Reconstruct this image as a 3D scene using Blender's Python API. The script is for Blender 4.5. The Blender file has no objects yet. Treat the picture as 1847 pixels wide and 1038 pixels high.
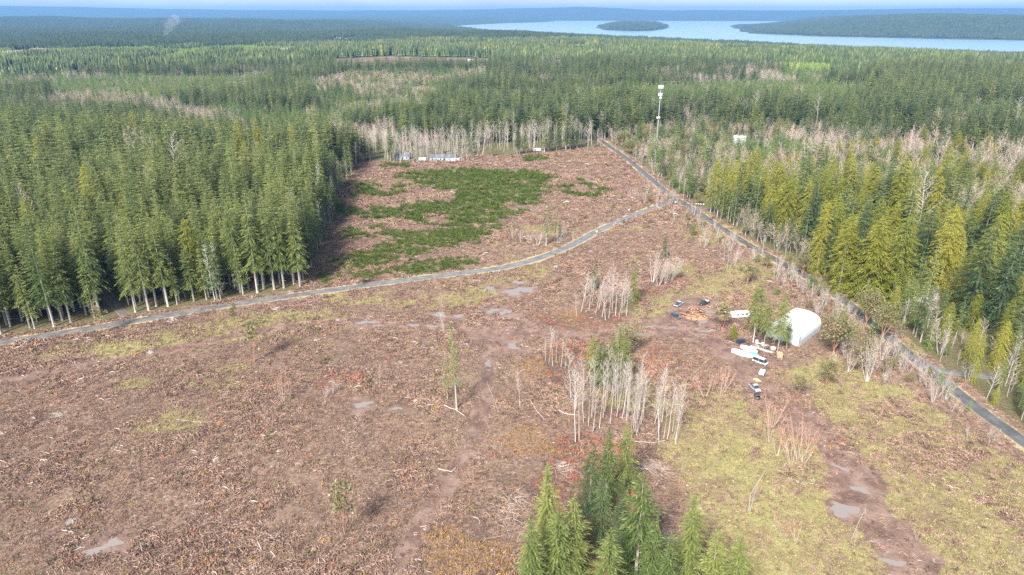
import bpy, math, random
import numpy as np

# ------------------------------------------------------------------ camera / light / exposure
PW, PH, F, CAMZ = 1847.0, 1038.0, 1231.0, 120.0
PITCH = math.radians(22.0)
SUN_EL, SUN_AZ = math.radians(42), math.radians(206)      # azimuth clockwise from +Y (view axis): behind, to the left
SUN_STR, SUN_ANG, SKY_STR, EXPO = 5.0, 14.0, 0.09, 1.15
HAZE_DENS = 0.000056

scene = bpy.context.scene
cam_d = bpy.data.cameras.new('camera'); cam = bpy.data.objects.new('camera', cam_d)
scene.collection.objects.link(cam); scene.camera = cam
cam_d.sensor_width = 36.0; cam_d.lens = 36.0 * F / PW
cam_d.clip_start = 1.0; cam_d.clip_end = 90000.0
cam.location = (0, 0, CAMZ); cam.rotation_euler = (math.radians(90) - PITCH, 0, 0)

world = bpy.data.worlds.new('World'); scene.world = world; world.use_nodes = True
wn = world.node_tree.nodes; wl = world.node_tree.links
bg = wn['Background']; bg.inputs['Strength'].default_value = SKY_STR
sky = wn.new('ShaderNodeTexSky'); sky.sky_type = 'NISHITA'; sky.sun_disc = False
sky.sun_elevation = SUN_EL; sky.sun_rotation = SUN_AZ; sky.altitude = 150; sky.air_density = 1.0; sky.dust_density = 1.2
# thin cloud sheet spread over the whole sky
tc = wn.new('ShaderNodeTexCoord'); mp = wn.new('ShaderNodeMapping'); mp.inputs['Scale'].default_value = (1.6, 1.6, 9.0)
cn = wn.new('ShaderNodeTexNoise'); cn.inputs['Scale'].default_value = 2.2; cn.inputs['Detail'].default_value = 6
cr = wn.new('ShaderNodeValToRGB'); cr.color_ramp.elements[0].position = 0.42; cr.color_ramp.elements[1].position = 0.66
cr.color_ramp.elements[0].color = (0.12, .12, .12, 1); cr.color_ramp.elements[1].color = (0.62, .62, .62, 1)
mx = wn.new('ShaderNodeMix'); mx.data_type = 'RGBA'; mx.inputs[7].default_value = (6.2, 6.9, 7.6, 1)
wl.new(tc.outputs['Generated'], mp.inputs[0]); wl.new(mp.outputs[0], cn.inputs['Vector']); wl.new(cn.outputs[0], cr.inputs[0])
wl.new(cr.outputs[0], mx.inputs[0]); wl.new(sky.outputs[0], mx.inputs[6]); wl.new(mx.outputs[2], bg.inputs['Color'])

sun_d = bpy.data.lights.new('sun', 'SUN'); sun = bpy.data.objects.new('sun', sun_d); scene.collection.objects.link(sun)
sun_d.energy = SUN_STR; sun_d.angle = math.radians(SUN_ANG); sun_d.color = (1.0, 0.95, 0.87)
sun.rotation_euler = (math.radians(90) - SUN_EL, 0, math.pi - SUN_AZ)
sun.location = (-200, -200, 400)

vs = scene.view_settings; vs.view_transform = 'Standard'; vs.look = 'None'; vs.exposure = EXPO; vs.gamma = 1.0; vs.use_curve_mapping = False
cy = scene.cycles
cy.use_denoising = False; cy.denoiser = 'OPENIMAGEDENOISE'; cy.denoising_input_passes = 'RGB_ALBEDO_NORMAL'; cy.denoising_prefilter = 'ACCURATE'
cy.max_bounces = 5; cy.diffuse_bounces = 2; cy.glossy_bounces = 2; cy.transmission_bounces = 3; cy.volume_bounces = 0; cy.transparent_max_bounces = 8
cy.caustics_reflective = False; cy.caustics_refractive = False

# ------------------------------------------------------------------ helpers
rng = np.random.default_rng(11)
random.seed(5)
SP, CP = math.sin(PITCH), math.cos(PITCH)
C = scene.collection

def G(px, py, z=0.0):
    """ground point seen at photo pixel (px, py) on the plane z"""
    u = (px - PW / 2) / F; v = (PH / 2 - py) / F
    dx, dy, dz = u, CP + v * SP, -SP + v * CP
    t = (z - CAMZ) / dz
    return (dx * t, dy * t)

def GP(pts, z=0.0): return np.array([G(a, b, z) for a, b in pts])

def proj(x, y, z):
    dy = y * CP - (z - CAMZ) * SP; up = y * SP + (z - CAMZ) * CP
    return PW / 2 + F * x / dy, PH / 2 - F * up / dy

def h_from(px, py, top):
    """height of an upright thing based at (px,py) whose top shows at row `top`"""
    x, y = G(px, py); v = (PH / 2 - top) / F
    # (y*SP + w*CP) = v*(y*CP - w*SP), w = z - CAMZ
    w = y * (v * CP - SP) / (CP + v * SP)
    return w + CAMZ

def _hash(ix, iy, seed):
    n = (ix.astype(np.int64) * 374761393 + iy.astype(np.int64) * 668265263 + seed * 974711) & 0x7fffffff
    n = ((n ^ (n >> 13)) * 1274126177) & 0x7fffffff
    return ((n ^ (n >> 16)) & 0xffff) / 65535.0

def vnoise(x, y, s, seed=0):
    x = np.asarray(x) / s; y = np.asarray(y) / s
    ix = np.floor(x); iy = np.floor(y); fx = x - ix; fy = y - iy
    fx = fx * fx * (3 - 2 * fx); fy = fy * fy * (3 - 2 * fy)
    a = _hash(ix, iy, seed); b = _hash(ix + 1, iy, seed); c = _hash(ix, iy + 1, seed); d = _hash(ix + 1, iy + 1, seed)
    return (a * (1 - fx) + b * fx) * (1 - fy) + (c * (1 - fx) + d * fx) * fy

def fbm(x, y, s, seed=0, o=4):
    t = 0; a = 0.5; n = 0
    for k in range(o):
        t = t + a * vnoise(x, y, s, seed + k * 17); n += a; a *= .5; s *= .5
    return t / n

def sdist(P, x, y):
    """signed distance to polygon P, positive inside"""
    P = np.asarray(P); d = np.full(x.shape, 1e18); ins = np.zeros(x.shape, bool)
    n = len(P)
    for i in range(n):
        ax, ay = P[i]; bx, by = P[(i + 1) % n]; ex, ey = bx - ax, by - ay
        t = np.clip(((x - ax) * ex + (y - ay) * ey) / (ex * ex + ey * ey + 1e-9), 0, 1)
        d = np.minimum(d, (x - ax - t * ex) ** 2 + (y - ay - t * ey) ** 2)
        c = ((ay > y) != (by > y)); 
        with np.errstate(divide='ignore', invalid='ignore'):
            xc = ax + (y - ay) * ex / (ey if ey != 0 else 1e-9)
        ins ^= (c & (x < xc))
    d = np.sqrt(d); return np.where(ins, d, -d)

def ldist(L, x, y):
    L = np.asarray(L); d = np.full(x.shape, 1e18)
    for i in range(len(L) - 1):
        ax, ay = L[i]; bx, by = L[i + 1]; ex, ey = bx - ax, by - ay
        t = np.clip(((x - ax) * ex + (y - ay) * ey) / (ex * ex + ey * ey + 1e-9), 0, 1)
        d = np.minimum(d, (x - ax - t * ex) ** 2 + (y - ay - t * ey) ** 2)
    return np.sqrt(d)

def sm(a, b, v):
    t = np.clip((v - a) / (b - a), 0, 1); return t * t * (3 - 2 * t)

def smooth_line(P, n=8):
    P = np.asarray(P, float); Q = np.vstack([2 * P[0] - P[1], P, 2 * P[-1] - P[-2]]); out = []
    for i in range(1, len(Q) - 2):
        for k in range(n):
            t = k / n
            out.append(.5 * ((2 * Q[i]) + (-Q[i-1] + Q[i+1]) * t + (2*Q[i-1] - 5*Q[i] + 4*Q[i+1] - Q[i+2]) * t*t + (-Q[i-1] + 3*Q[i] - 3*Q[i+1] + Q[i+2]) * t**3))
    out.append(P[-1]); return np.array(out)

# ------------------------------------------------------------------ node material helpers
def new_mat(name):
    m = bpy.data.materials.new(name); m.use_nodes = True
    return m, m.node_tree.nodes, m.node_tree.links, m.node_tree.nodes['Principled BSDF']

def mixc(nt, f, a, b):
    n = nt.nodes.new('ShaderNodeMix'); n.data_type = 'RGBA'
    for s, v in ((0, f), (6, a), (7, b)):
        if isinstance(v, bpy.types.NodeSocket): nt.links.new(v, n.inputs[s])
        elif s == 0: n.inputs[0].default_value = v
        else: n.inputs[s].default_value = (*v, 1)
    return n.outputs[2]

def noise(nt, scale, detail=4, rough=.55, vec=None, dist=0.0):
    n = nt.nodes.new('ShaderNodeTexNoise'); n.inputs['Scale'].default_value = scale; n.inputs['Detail'].default_value = detail
    n.inputs['Roughness'].default_value = rough; n.inputs['Distortion'].default_value = dist
    if vec is not None: nt.links.new(vec, n.inputs['Vector'])
    return n.outputs['Fac']

def ramp(nt, f, lo, hi, a=0.0, b=1.0):
    n = nt.nodes.new('ShaderNodeMapRange'); n.interpolation_type = 'SMOOTHSTEP'
    nt.links.new(f, n.inputs[0]); n.inputs[1].default_value = lo; n.inputs[2].default_value = hi
    n.inputs[3].default_value = a; n.inputs[4].default_value = b
    return n.outputs[0]

def math_n(nt, op, a, b):
    n = nt.nodes.new('ShaderNodeMath'); n.operation = op
    for i, v in enumerate((a, b)):
        if isinstance(v, bpy.types.NodeSocket): nt.links.new(v, n.inputs[i])
        else: n.inputs[i].default_value = v
    return n.outputs[0]

def attr(nt, name):
    n = nt.nodes.new('ShaderNodeAttribute'); n.attribute_name = name; return n

def plain(name, col, rough=.7, metal=0.0, var=0.12, scale=3.0, spec=.4):
    m, N, L, p = new_mat(name); nt = m.node_tree
    t = nt.nodes.new('ShaderNodeTexCoord')
    f = noise(nt, scale, 5, .6, t.outputs['Object'])
    c = mixc(nt, ramp(nt, f, .3, .7), tuple(v * (1 - var * 2) for v in col), tuple(min(1, v * (1 + var)) for v in col))
    L.new(c, p.inputs['Base Color']); p.inputs['Roughness'].default_value = rough; p.inputs['Metallic'].default_value = metal
    p.inputs['Specular IOR Level'].default_value = spec
    return m

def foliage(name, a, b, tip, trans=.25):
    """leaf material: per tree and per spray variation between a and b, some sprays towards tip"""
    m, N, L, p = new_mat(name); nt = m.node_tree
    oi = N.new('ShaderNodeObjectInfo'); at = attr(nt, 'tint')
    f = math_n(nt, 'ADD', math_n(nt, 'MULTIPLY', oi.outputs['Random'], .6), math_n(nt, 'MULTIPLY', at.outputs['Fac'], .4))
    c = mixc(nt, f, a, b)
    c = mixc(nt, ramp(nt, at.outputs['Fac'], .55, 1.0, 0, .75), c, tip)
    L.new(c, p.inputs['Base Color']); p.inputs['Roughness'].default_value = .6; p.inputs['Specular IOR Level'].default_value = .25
    tr = N.new('ShaderNodeBsdfTranslucent'); L.new(c, tr.inputs['Color'])
    ms = N.new('ShaderNodeMixShader'); ms.inputs[0].default_value = trans
    L.new(p.outputs[0], ms.inputs[1]); L.new(tr.outputs[0], ms.inputs[2]); L.new(ms.outputs[0], N['Material Output'].inputs['Surface'])
    return m

def twig(name, a, b):
    m, N, L, p = new_mat(name); nt = m.node_tree
    oi = N.new('ShaderNodeObjectInfo'); at = attr(nt, 'tint')
    f = math_n(nt, 'ADD', math_n(nt, 'MULTIPLY', oi.outputs['Random'], .5), math_n(nt, 'MULTIPLY', at.outputs['Fac'], .5))
    L.new(mixc(nt, f, a, b), p.inputs['Base Color']); p.inputs['Roughness'].default_value = .8; p.inputs['Specular IOR Level'].default_value = .15
    return m

M = {}
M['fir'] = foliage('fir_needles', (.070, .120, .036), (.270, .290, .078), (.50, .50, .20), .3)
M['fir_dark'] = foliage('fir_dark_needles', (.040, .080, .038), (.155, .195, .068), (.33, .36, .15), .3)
M['fir_far'] = foliage('far_fir_needles', (.030, .055, .034), (.070, .105, .050), (.12, .15, .07), .2)  # distance haze helped by colour: needles painted darker so the blue dominates
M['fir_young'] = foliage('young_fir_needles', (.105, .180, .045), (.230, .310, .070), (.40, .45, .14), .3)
M['cedar'] = foliage('cedar_sprays', (.130, .170, .028), (.370, .335, .055), (.58, .50, .13), .3)
M['madrone'] = foliage('madrone_leaves', (.140, .150, .065), (.280, .255, .120), (.52, .45, .28), .3)
M['broom'] = foliage('broom_sprigs', (.048, .085, .014), (.150, .200, .030), (.28, .31, .09), .3)
M['bark'] = twig('conifer_bark', (.06, .05, .042), (.56, .51, .45))
M['alder_bark'] = twig('alder_bark', (.25, .22, .20), (.62, .57, .53))
M['alder_twig'] = twig('alder_twigs', (.30, .24, .205), (.55, .455, .395))
M['pink_twig'] = twig('pink_twigs', (.34, .245, .205), (.56, .43, .36))
M['red_bark'] = twig('madrone_bark', (.26, .13, .08), (.42, .24, .15))
M['orange_twig'] = twig('orange_twigs', (.42, .17, .07), (.62, .34, .18))
M['snag'] = twig('bleached_wood', (.56, .52, .48), (.80, .77, .72))
M['brush'] = twig('dead_bracken', (.056, .034, .027), (.455, .300, .230))
M['brush_red'] = twig('red_bracken', (.22, .075, .050), (.44, .21, .13))
M['brush_orange'] = twig('orange_bracken', (.17, .095, .042), (.42, .27, .13))
M['grass'] = twig('grass_tufts', (.095, .085, .032), (.44, .35, .175))
M['stick'] = twig('slash_wood', (.26, .21, .18), (.60, .53, .47))

# ------------------------------------------------------------------ object helpers
def mesh_obj(name, V, Fc, mat, parent=None, tint=None, mats=None, midx=None, smooth=False, link=True):
    me = bpy.data.meshes.new(name)
    me.from_pydata(np.asarray(V).tolist() if isinstance(V, np.ndarray) else V, [], Fc.tolist() if isinstance(Fc, np.ndarray) else Fc)
    for m in (mats if mats else [mat]): me.materials.append(m)
    if midx is not None: me.polygons.foreach_set('material_index', np.asarray(midx, np.int32))
    if tint is not None:
        a = me.attributes.new('tint', 'FLOAT', 'POINT'); a.data.foreach_set('value', np.asarray(tint, np.float32))
    if smooth: me.polygons.foreach_set('use_smooth', np.ones(len(me.polygons), bool))
    me.update()
    o = bpy.data.objects.new(name, me)
    if link: C.objects.link(o)
    if parent: o.parent = parent
    return o

def tag(o, label, cat=None, group=None, kind=None):
    if label: o['label'] = label
    if cat: o['category'] = cat
    if group: o['group'] = group
    if kind: o['kind'] = kind
    return o

def thing(name, label, cat, loc, rz=0.0, group=None, s=1.0):
    o = bpy.data.objects.new(name, None); C.objects.link(o); o.empty_display_size = .5
    o.location = loc; o.rotation_euler = (0, 0, rz); o.scale = (s, s, s) if np.isscalar(s) else s
    return tag(o, label, cat, group)

class MB:
    """collects verts / faces"""
    def __init__(s): s.v = []; s.f = []; s.t = []
    def add(s, V, Fc, tint=.5):
        b = len(s.v); s.v += [tuple(map(float, p)) for p in V]; s.f += [tuple(i + b for i in q) for q in Fc]; s.t += [tint] * len(V); return s
    def box(s, x0, x1, y0, y1, z0, z1, bev=0.0):
        if bev <= 0:
            V = [(x, y, z) for z in (z0, z1) for x, y in ((x0, y0), (x1, y0), (x1, y1), (x0, y1))]
            return s.add(V, [(3,2,1,0),(4,5,6,7),(0,1,5,4),(1,2,6,5),(2,3,7,6),(3,0,4,7)])
        b = bev; V = []; 
        for z, i in ((z0, b), (z0 + b, 0), (z1 - b, 0), (z1, b)):
            X0, X1, Y0, Y1 = x0 + i, x1 - i, y0 + i, y1 - i
            V += [(X0+b, Y0, z), (X1-b, Y0, z), (X1, Y0+b, z), (X1, Y1-b, z), (X1-b, Y1, z), (X0+b, Y1, z), (X0, Y1-b, z), (X0, Y0+b, z)]
        Fc = [tuple(range(7, -1, -1)), tuple(range(24, 32))]
        for k in range(3):
            for j in range(8): Fc.append((k*8+j, k*8+(j+1) % 8, k*8+8+(j+1) % 8, k*8+8+j))
        return s.add(V, Fc)
    def tube(s, a, b, r0, r1, n=6, tint=.5, cap=True):
        a = np.array(a, float); b = np.array(b, float); d = b - a; d /= np.linalg.norm(d) + 1e-9
        u = np.cross(d, (0, 0, 1) if abs(d[2]) < .9 else (1, 0, 0)); u /= np.linalg.norm(u); w = np.cross(d, u)
        V = [p + r * (math.cos(2*math.pi*k/n) * u + math.sin(2*math.pi*k/n) * w) for p, r in ((a, r0), (b, r1)) for k in range(n)]
        Fc = [(k, (k+1) % n, n + (k+1) % n, n + k) for k in range(n)]
        if cap: Fc += [tuple(range(n-1, -1, -1)), tuple(range(n, 2*n))]
        return s.add(V, Fc, tint)
    def wheel(s, c, r, w, n=14):
        return s.tube((c[0], c[1]-w/2, c[2]), (c[0], c[1]+w/2, c[2]), r, r, n)
    def prism(s, prof, y0, y1):
        """profile in (x,z) extruded along y"""
        n = len(prof); V = [(x, y, z) for y in (y0, y1) for x, z in prof]
        return s.add(V, [(k, n + k, n + (k+1) % n, (k+1) % n) for k in range(n)] + [tuple(range(n)), tuple(range(2*n-1, n-1, -1))])
    def obj(s, name, mat, parent=None, smooth=False):
        return mesh_obj(name, s.v, s.f, mat, parent, tint=s.t, smooth=smooth)

# ------------------------------------------------------------------ layout (photo pixels -> ground)
roadA = smooth_line(GP([(-220,652),(-100,634),(0,619),(100,603),(240,580),(400,553),(520,535),(640,518),(760,502),(860,490),(920,480),(975,465),(1030,443),(1080,416),(1130,394),(1180,375),(1218,360)]))
roadB = smooth_line(GP([(1082,252),(1097,263),(1130,286),(1165,315),(1200,345),(1225,362),(1258,383),(1300,411),(1340,436),(1390,464),(1440,492),(1490,521),(1540,556),(1592,600),(1640,640),(1700,687),(1760,735),(1847,798),(1960,880),(2150,1010)]))
driveA = smooth_line(GP([(1250,377),(1272,376),(1300,377)]), 4)
driveB = smooth_line(GP([(1660,655),(1700,668),(1742,676),(1800,681)]), 4)
driveC = smooth_line(GP([(236,582),(222,566),(208,552),(196,536),(188,518)]), 4)
driveD = smooth_line(GP([(1560,566),(1590,556),(1630,548),(1665,540)]), 4)
track1 = smooth_line(GP([(-60,700),(60,675),(180,655),(300,632),(420,605),(520,590),(620,580),(700,584),(800,590),(900,595),(1000,599),(1100,601),(1180,602),(1260,600),(1310,612)]))
track2 = smooth_line(GP([(895,600),(888,620),(880,660),(872,720),(852,790),(822,850),(770,930),(715,1020),(660,1120)]))
mudR = smooth_line(GP([(1290,600),(1312,625),(1335,660),(1362,700),(1400,735),(1452,768),(1510,820),(1545,880),(1580,950),(1625,1010),(1700,1080),(1800,1180)]))
ROADS = [(roadA, 3.3), (roadB, 3.2)]

openA = GP([(650,292),(720,293),(800,290),(880,284),(960,279),(1097,266),(1135,288),(1200,345),(1220,362),(1130,394),(1080,416),(975,465),(860,490),(640,518),(560,530),(561,505),(573,472),(600,405),(622,345)])
openB = np.vstack([roadA, roadB[np.argmin(abs(roadB[:,0]-roadA[-1,0])):], np.array([[320, 60], [-320, 60]])])
clear_far = GP([(560,112),(700,106),(890,110),(885,124),(640,128),(560,122)], -5)
OPEN = [openA, openB, clear_far]

water_px = [(1990,99),(1847,92),(1640,86),(1440,76),(1230,66),(1000,57),(860,51),(785,50)]
WZ = -60.0
wnear = [G(a, b, -32.0) for a, b in [(2150,112),(1990,104),(1847,97),(1640,90),(1440,80),(1230,70),(1100,64),(1000,60),(900,56),(845,50)]]
wfar = [G(a, b, WZ) for a, b in [(785,50),(830,46.5),(905,42.5),(960,41),(1000,39),(985,37.3)]] + [G(a, b, WZ) for a, b in [(1080,36),(1200,35.2),(1400,35),(1900,35),(2600,37)]] + [(16000, 9000), (9000, 3800)]
water_poly = np.array(wnear + wfar)
isl_small = np.array([G(a, b, WZ) for a, b in [(1074,50),(1085,54),(1120,56),(1170,56.5),(1200,53),(1211,49),(1200,47),(1150,46.5),(1100,46.5)]])
isl_big = np.array([G(a, b, WZ) for a, b in [(1312,47),(1318,51),(1348,61),(1400,63),(1480,66),(1600,69),(1700,71),(1847,73.5),(2000,76),(2300,80)]] + [(14000, 6000), (15000, 12500)] + [G(a, b, WZ) for a, b in [(1700,42),(1400,42.5),(1330,44)]])
# skyline of the farthest hills: photo row against azimuth
RID_PX = np.array([-900,-300,0,150,300,450,600,760,870,960,1040,1110,1180,1300,1480,1660,1847,2300,2900], float)
RID_PY = np.array([13,12,11,13,17,19,20.5,20,18,15.5,13.5,15.5,19.5,19,18.5,17,16,16,15], float)

def hz(x, y, flat=True):
    """terrain height"""
    x = np.asarray(x, float); y = np.asarray(y, float); r = np.hypot(x, y)
    z = np.zeros(x.shape)
    far = r > 1200
    if far.any():
        X, Y, Rr = x[far], y[far], r[far]
        dw = -sdist(water_poly, X, Y) + (fbm(X, Y, 500, 61) - .5) * 160        # >0 on land
        di = np.maximum(sdist(isl_small, X, Y), -1e9) + (fbm(X, Y, 260, 62) - .5) * 60
        db = sdist(isl_big, X, Y) + (fbm(X, Y, 420, 63) - .5) * 130
        land = WZ - 5 + np.clip(dw / 1300, -.1, 1) * 65
        hills = (fbm(X, Y, 2600, 31) - .42) * 120 * sm(2500, 8000, Rr) + (fbm(X, Y, 700, 32) - .5) * 34 * sm(1500, 3500, Rr)
        land = np.where(dw > 0, np.maximum(land + hills * sm(0, 900, dw), WZ + 2 + 8 * sm(0, 60, dw)), WZ - 5)
        # outer skyline
        upx = np.where(Y > 100, PW / 2 + F * X / (np.maximum(Y, 100) * CP), 923)
        tp = np.interp(upx, RID_PX, RID_PY)
        v = (PH / 2 - tp) / F                                                  # w = z - CAMZ of the skyline
        top = CAMZ + np.maximum(Y, 1) * (v * CP - SP) / (CP + v * SP) + (fbm(X, Y, 3000, 71) - .5) * 60
        ridge = sm(15500, 21000, Rr)
        land = np.where(Rr > 15500, land * (1 - ridge) + np.clip(top, -40, 460) * ridge * (1 - sm(23500, 27500, Rr)), land)
        zi = np.where(di > 0, WZ + 1 + 42 * sm(0, 260, di), -1e3)
        zb = np.where(db > 0, WZ + 1 + sm(0, 1500, db) * (112 + (fbm(X, Y, 1500, 77) - .5) * 70), -1e3)
        land = np.maximum(land, np.maximum(zi, zb))
        e = sm(1200, 1900, Rr)
        z[far] = land * e
    near = r < 1600
    if near.any():
        X, Y, Rr = x[near], y[near], r[near]
        b = (fbm(X, Y, 34, 3, 3) - .5) * 2.4 + (fbm(X, Y, 7, 9, 3) - .5) * 1.1
        d = np.full(X.shape, 1e9)
        for L, w in ((roadA, 16), (roadB, 16), (driveA, 8), (driveB, 8), (driveC, 6), (driveD, 6), (track1, 7), (track2, 3), (mudR, 10)):
            d = np.minimum(d, ldist(L[::2] if len(L) > 20 else L, X, Y) - w)
        k = sm(0, 12, d)
        for (cx, cy_, rx, ry) in FLAT: 
            k = k * sm(1.0, 1.6, np.sqrt(((X - cx) / rx) ** 2 + ((Y - cy_) / ry) ** 2))
        z[near] += b * k * (1 - sm(900, 1500, Rr))
    return z

# puddles: photo centre, half sizes in metres, turn
PUD = [(655,730,3.0,1.3,10),(716,737,1.4,.8,0),(938,524,5.0,3.0,20),(935,510,2.6,1.6,0),(925,530,3.2,1.8,10),(884,521,2.8,1.8,15),(958,520,2.2,1.4,-20),
       (660,582,3.8,1.2,0),(682,588,1.6,.9,0),(745,587,2.4,1.0,0),(777,589,2.8,1.0,5),(791,568,2.8,1.4,-5),(828,570,2.4,1.3,5),(889,561,2.4,1.5,10),(912,563,2.5,2.0,40),(868,557,1.6,.7,0),
       (925,626,2.6,1.5,-20),(880,657,1.4,1.5,0),(1522,920,3.6,2.0,-35),(1552,884,2.0,1.1,-55),(1518,845,2.2,.7,-45),(1612,1015,2.4,1.0,-10),
       (170,995,3.6,1.1,48),(204,980,2.2,1.0,40),(126,941,1.3,.7,20),
       (1150,605,3.2,1.0,0),(1210,592,2.2,.8,10),(1275,598,3.2,1.1,5),(1276,563,2.4,1.4,0),(1306,560,1.2,1.6,0),(1268,580,3.4,1.0,20),(1258,594,1.8,.6,0),(1170,590,2.4,.8,0)]
yard_c = G(1235, 580); shed_c = G(1395, 612); junk_c = G(1370, 650); drop_c = G(1365, 690)
FLAT = [(yard_c[0], yard_c[1], 34, 30), (shed_c[0], shed_c[1], 34, 30), (junk_c[0], junk_c[1], 22, 20), (drop_c[0], drop_c[1], 12, 14)]
FLAT += [(*G(p[0], p[1]), p[2] + 2.2, p[3] + 2.2) for p in PUD]

# ------------------------------------------------------------------ ground zones
# grass polygons (photo pixels)
GRASS = [GP(p) for p in (
    [(1470,700),(1560,680),(1640,705),(1740,775),(1860,860),(1900,1080),(1720,1080),(1625,970),(1575,870),(1530,800),(1480,745)],
    [(1190,735),(1250,700),(1330,700),(1390,760),(1460,800),(1500,860),(1530,930),(1590,1040),(1600,1100),(1340,1100),(1290,980),(1230,860),(1195,790)],
    [(1150,570),(1230,520),(1330,470),(1390,470),(1400,500),(1360,530),(1300,550),(1240,535),(1180,572)],
    [(50,650),(110,618),(180,612),(150,640)], [(280,600),(420,570),(600,560),(640,590),(430,612),(300,622)], [(770,560),(800,530),(900,505),(960,480),(1010,470),(980,500),(860,545)],
    [(400,655),(430,650),(440,668),(405,672)], [(1460,640),(1530,640),(1560,680),(1480,700),(1400,690)], [(600,470),(625,468),(625,480),(600,480)],
    [(1240,400),(1300,420),(1290,440),(1230,430)], [(180,625),(300,610),(330,630),(200,650)], [(1200,480),(1240,470),(1260,490),(1200,510)])]
BROOM = [GP(p) for p in (
    [(722,312),(790,305),(850,306),(920,308),(992,314),(992,346),(960,372),(900,400),(880,425),(835,440),(780,455),(720,470),(650,482),(600,478),(640,455),(700,430),(620,430),(604,400),(606,366),(650,378),(740,372),(815,362),(830,346),(760,338),(722,328)],
    [(1008,335),(1050,325),(1086,338),(1085,356),(1062,360),(1015,348)], [(632,334),(730,332),(732,346),(640,358)], [(640,498),(760,476),(842,464),(842,480),(720,500),(650,510)], [(556,505),(600,488),(616,492),(580,512)], [(945,283),(985,284),(980,292),(950,292)], [(700,295),(740,296),(730,302),(700,300)])]
DARK = [GP(p) for p in (   # darker brown ground and red brush
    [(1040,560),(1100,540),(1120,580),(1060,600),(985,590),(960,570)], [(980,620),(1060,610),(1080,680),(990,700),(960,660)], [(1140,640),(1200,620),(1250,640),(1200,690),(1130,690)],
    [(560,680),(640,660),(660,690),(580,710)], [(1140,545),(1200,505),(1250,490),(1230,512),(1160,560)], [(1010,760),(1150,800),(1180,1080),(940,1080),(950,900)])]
ORANGE = [GP(p) for p in ([(780,960),(850,950),(950,990),(950,1060),(760,1060)], [(900,760),(1000,780),(1040,820),(960,830),(900,800)], [(920,650),(980,640),(990,680),(940,690)], [(1000,560),(1040,545),(1060,570),(1020,585)], [(1540,560),(1580,590),(1560,610),(1520,580)])]
YARD = GP([(1150,585),(1190,565),(1215,540),(1260,530),(1300,545),(1310,575),(1290,600),(1320,625),(1330,650),(1300,650),(1260,612),(1180,608)])
SHEDYARD = GP([(1335,608),(1395,600),(1425,640),(1395,655),(1380,690),(1345,690),(1332,640)])
MUDP = [YARD, SHEDYARD, GP([(850,600),(880,560),(925,545),(965,585),(950,605),(900,640),(860,620)]), GP([(1480,850),(1530,880),(1560,930),(1530,950),(1490,910)])]

def zones(x, y):
    """weights: grass, mud, broom, forest floor, verge, dark, orange"""
    wx = x + (fbm(x, y, 9, 41, 3) - .5) * 12; wy = y + (fbm(x, y, 9, 47, 3) - .5) * 12
    z = {}
    z['grass'] = np.zeros(x.shape)
    for P in GRASS: z['grass'] = np.maximum(z['grass'], sm(-9, 8, sdist(P, wx, wy)))
    # loose grassy patches across the south fields
    z['grass'] = np.maximum(z['grass'], sm(.66, .78, fbm(x, y, 26, 83, 4)) * .8)
    z['mud'] = np.zeros(x.shape)
    for L, w in ((track1, 2.8), (track2, 2.5)): z['mud'] = np.maximum(z['mud'], 1 - sm(w * .5, w * 1.7, ldist(L, x + (wx - x) * .25, y + (wy - y) * .25)))
    dm = ldist(mudR, wx, wy); near = 1 - sm(150, 260, y)
    z['mud'] = np.maximum(z['mud'], 1 - sm(2.6 + 3.2 * near, 4.4 + 4.6 * near, dm))
    for (a_, b_, c_, d_, e_) in PUD:
        gx_, gy_ = G(a_, b_); q_ = ((wx - gx_) / (c_ * 2.1)) ** 2 + ((wy - gy_) / (d_ * 2.4)) ** 2; z['mud'] = np.maximum(z['mud'], 1 - sm(.5, 1.3, q_))
    for P in MUDP: z['mud'] = np.maximum(z['mud'], sm(-2, 3, sdist(P, wx, wy)))
    z['broom'] = np.zeros(x.shape)
    st = fbm(x * .55, y, 22, 51, 4)
    for P in BROOM: z['broom'] = np.maximum(z['broom'], sm(-9, 6, sdist(P, wx, wy)))
    z['broom'] = z['broom'] * sm(.40, .47, .6 * st + .4 * fbm(x * .6, y, 7, 53, 3) + .02)
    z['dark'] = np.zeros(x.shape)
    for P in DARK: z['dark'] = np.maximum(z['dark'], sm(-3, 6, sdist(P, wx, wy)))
    z['orange'] = np.zeros(x.shape)
    for P in ORANGE: z['orange'] = np.maximum(z['orange'], sm(-2, 4, sdist(P, wx, wy)))
    z['orange'] = np.maximum(z['orange'], sm(.72, .86, fbm(x, y, 17, 57, 3)) * .45)
    d = np.minimum(ldist(roadA[::2], x, y), ldist(roadB[::2], x, y)); z['road_d'] = d
    z['verge'] = (1 - sm(2.8, 4.6, d + (wx - x) * .5)) 
    op = np.full(x.shape, -1e9)
    for P in OPEN: op = np.maximum(op, sdist(P, x, y))
    z['open'] = op
    z['forest'] = 1 - sm(-6, 2, op + (wx - x) * .4)
    z['forest'] *= sm(5, 9, d)
    return z

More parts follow.
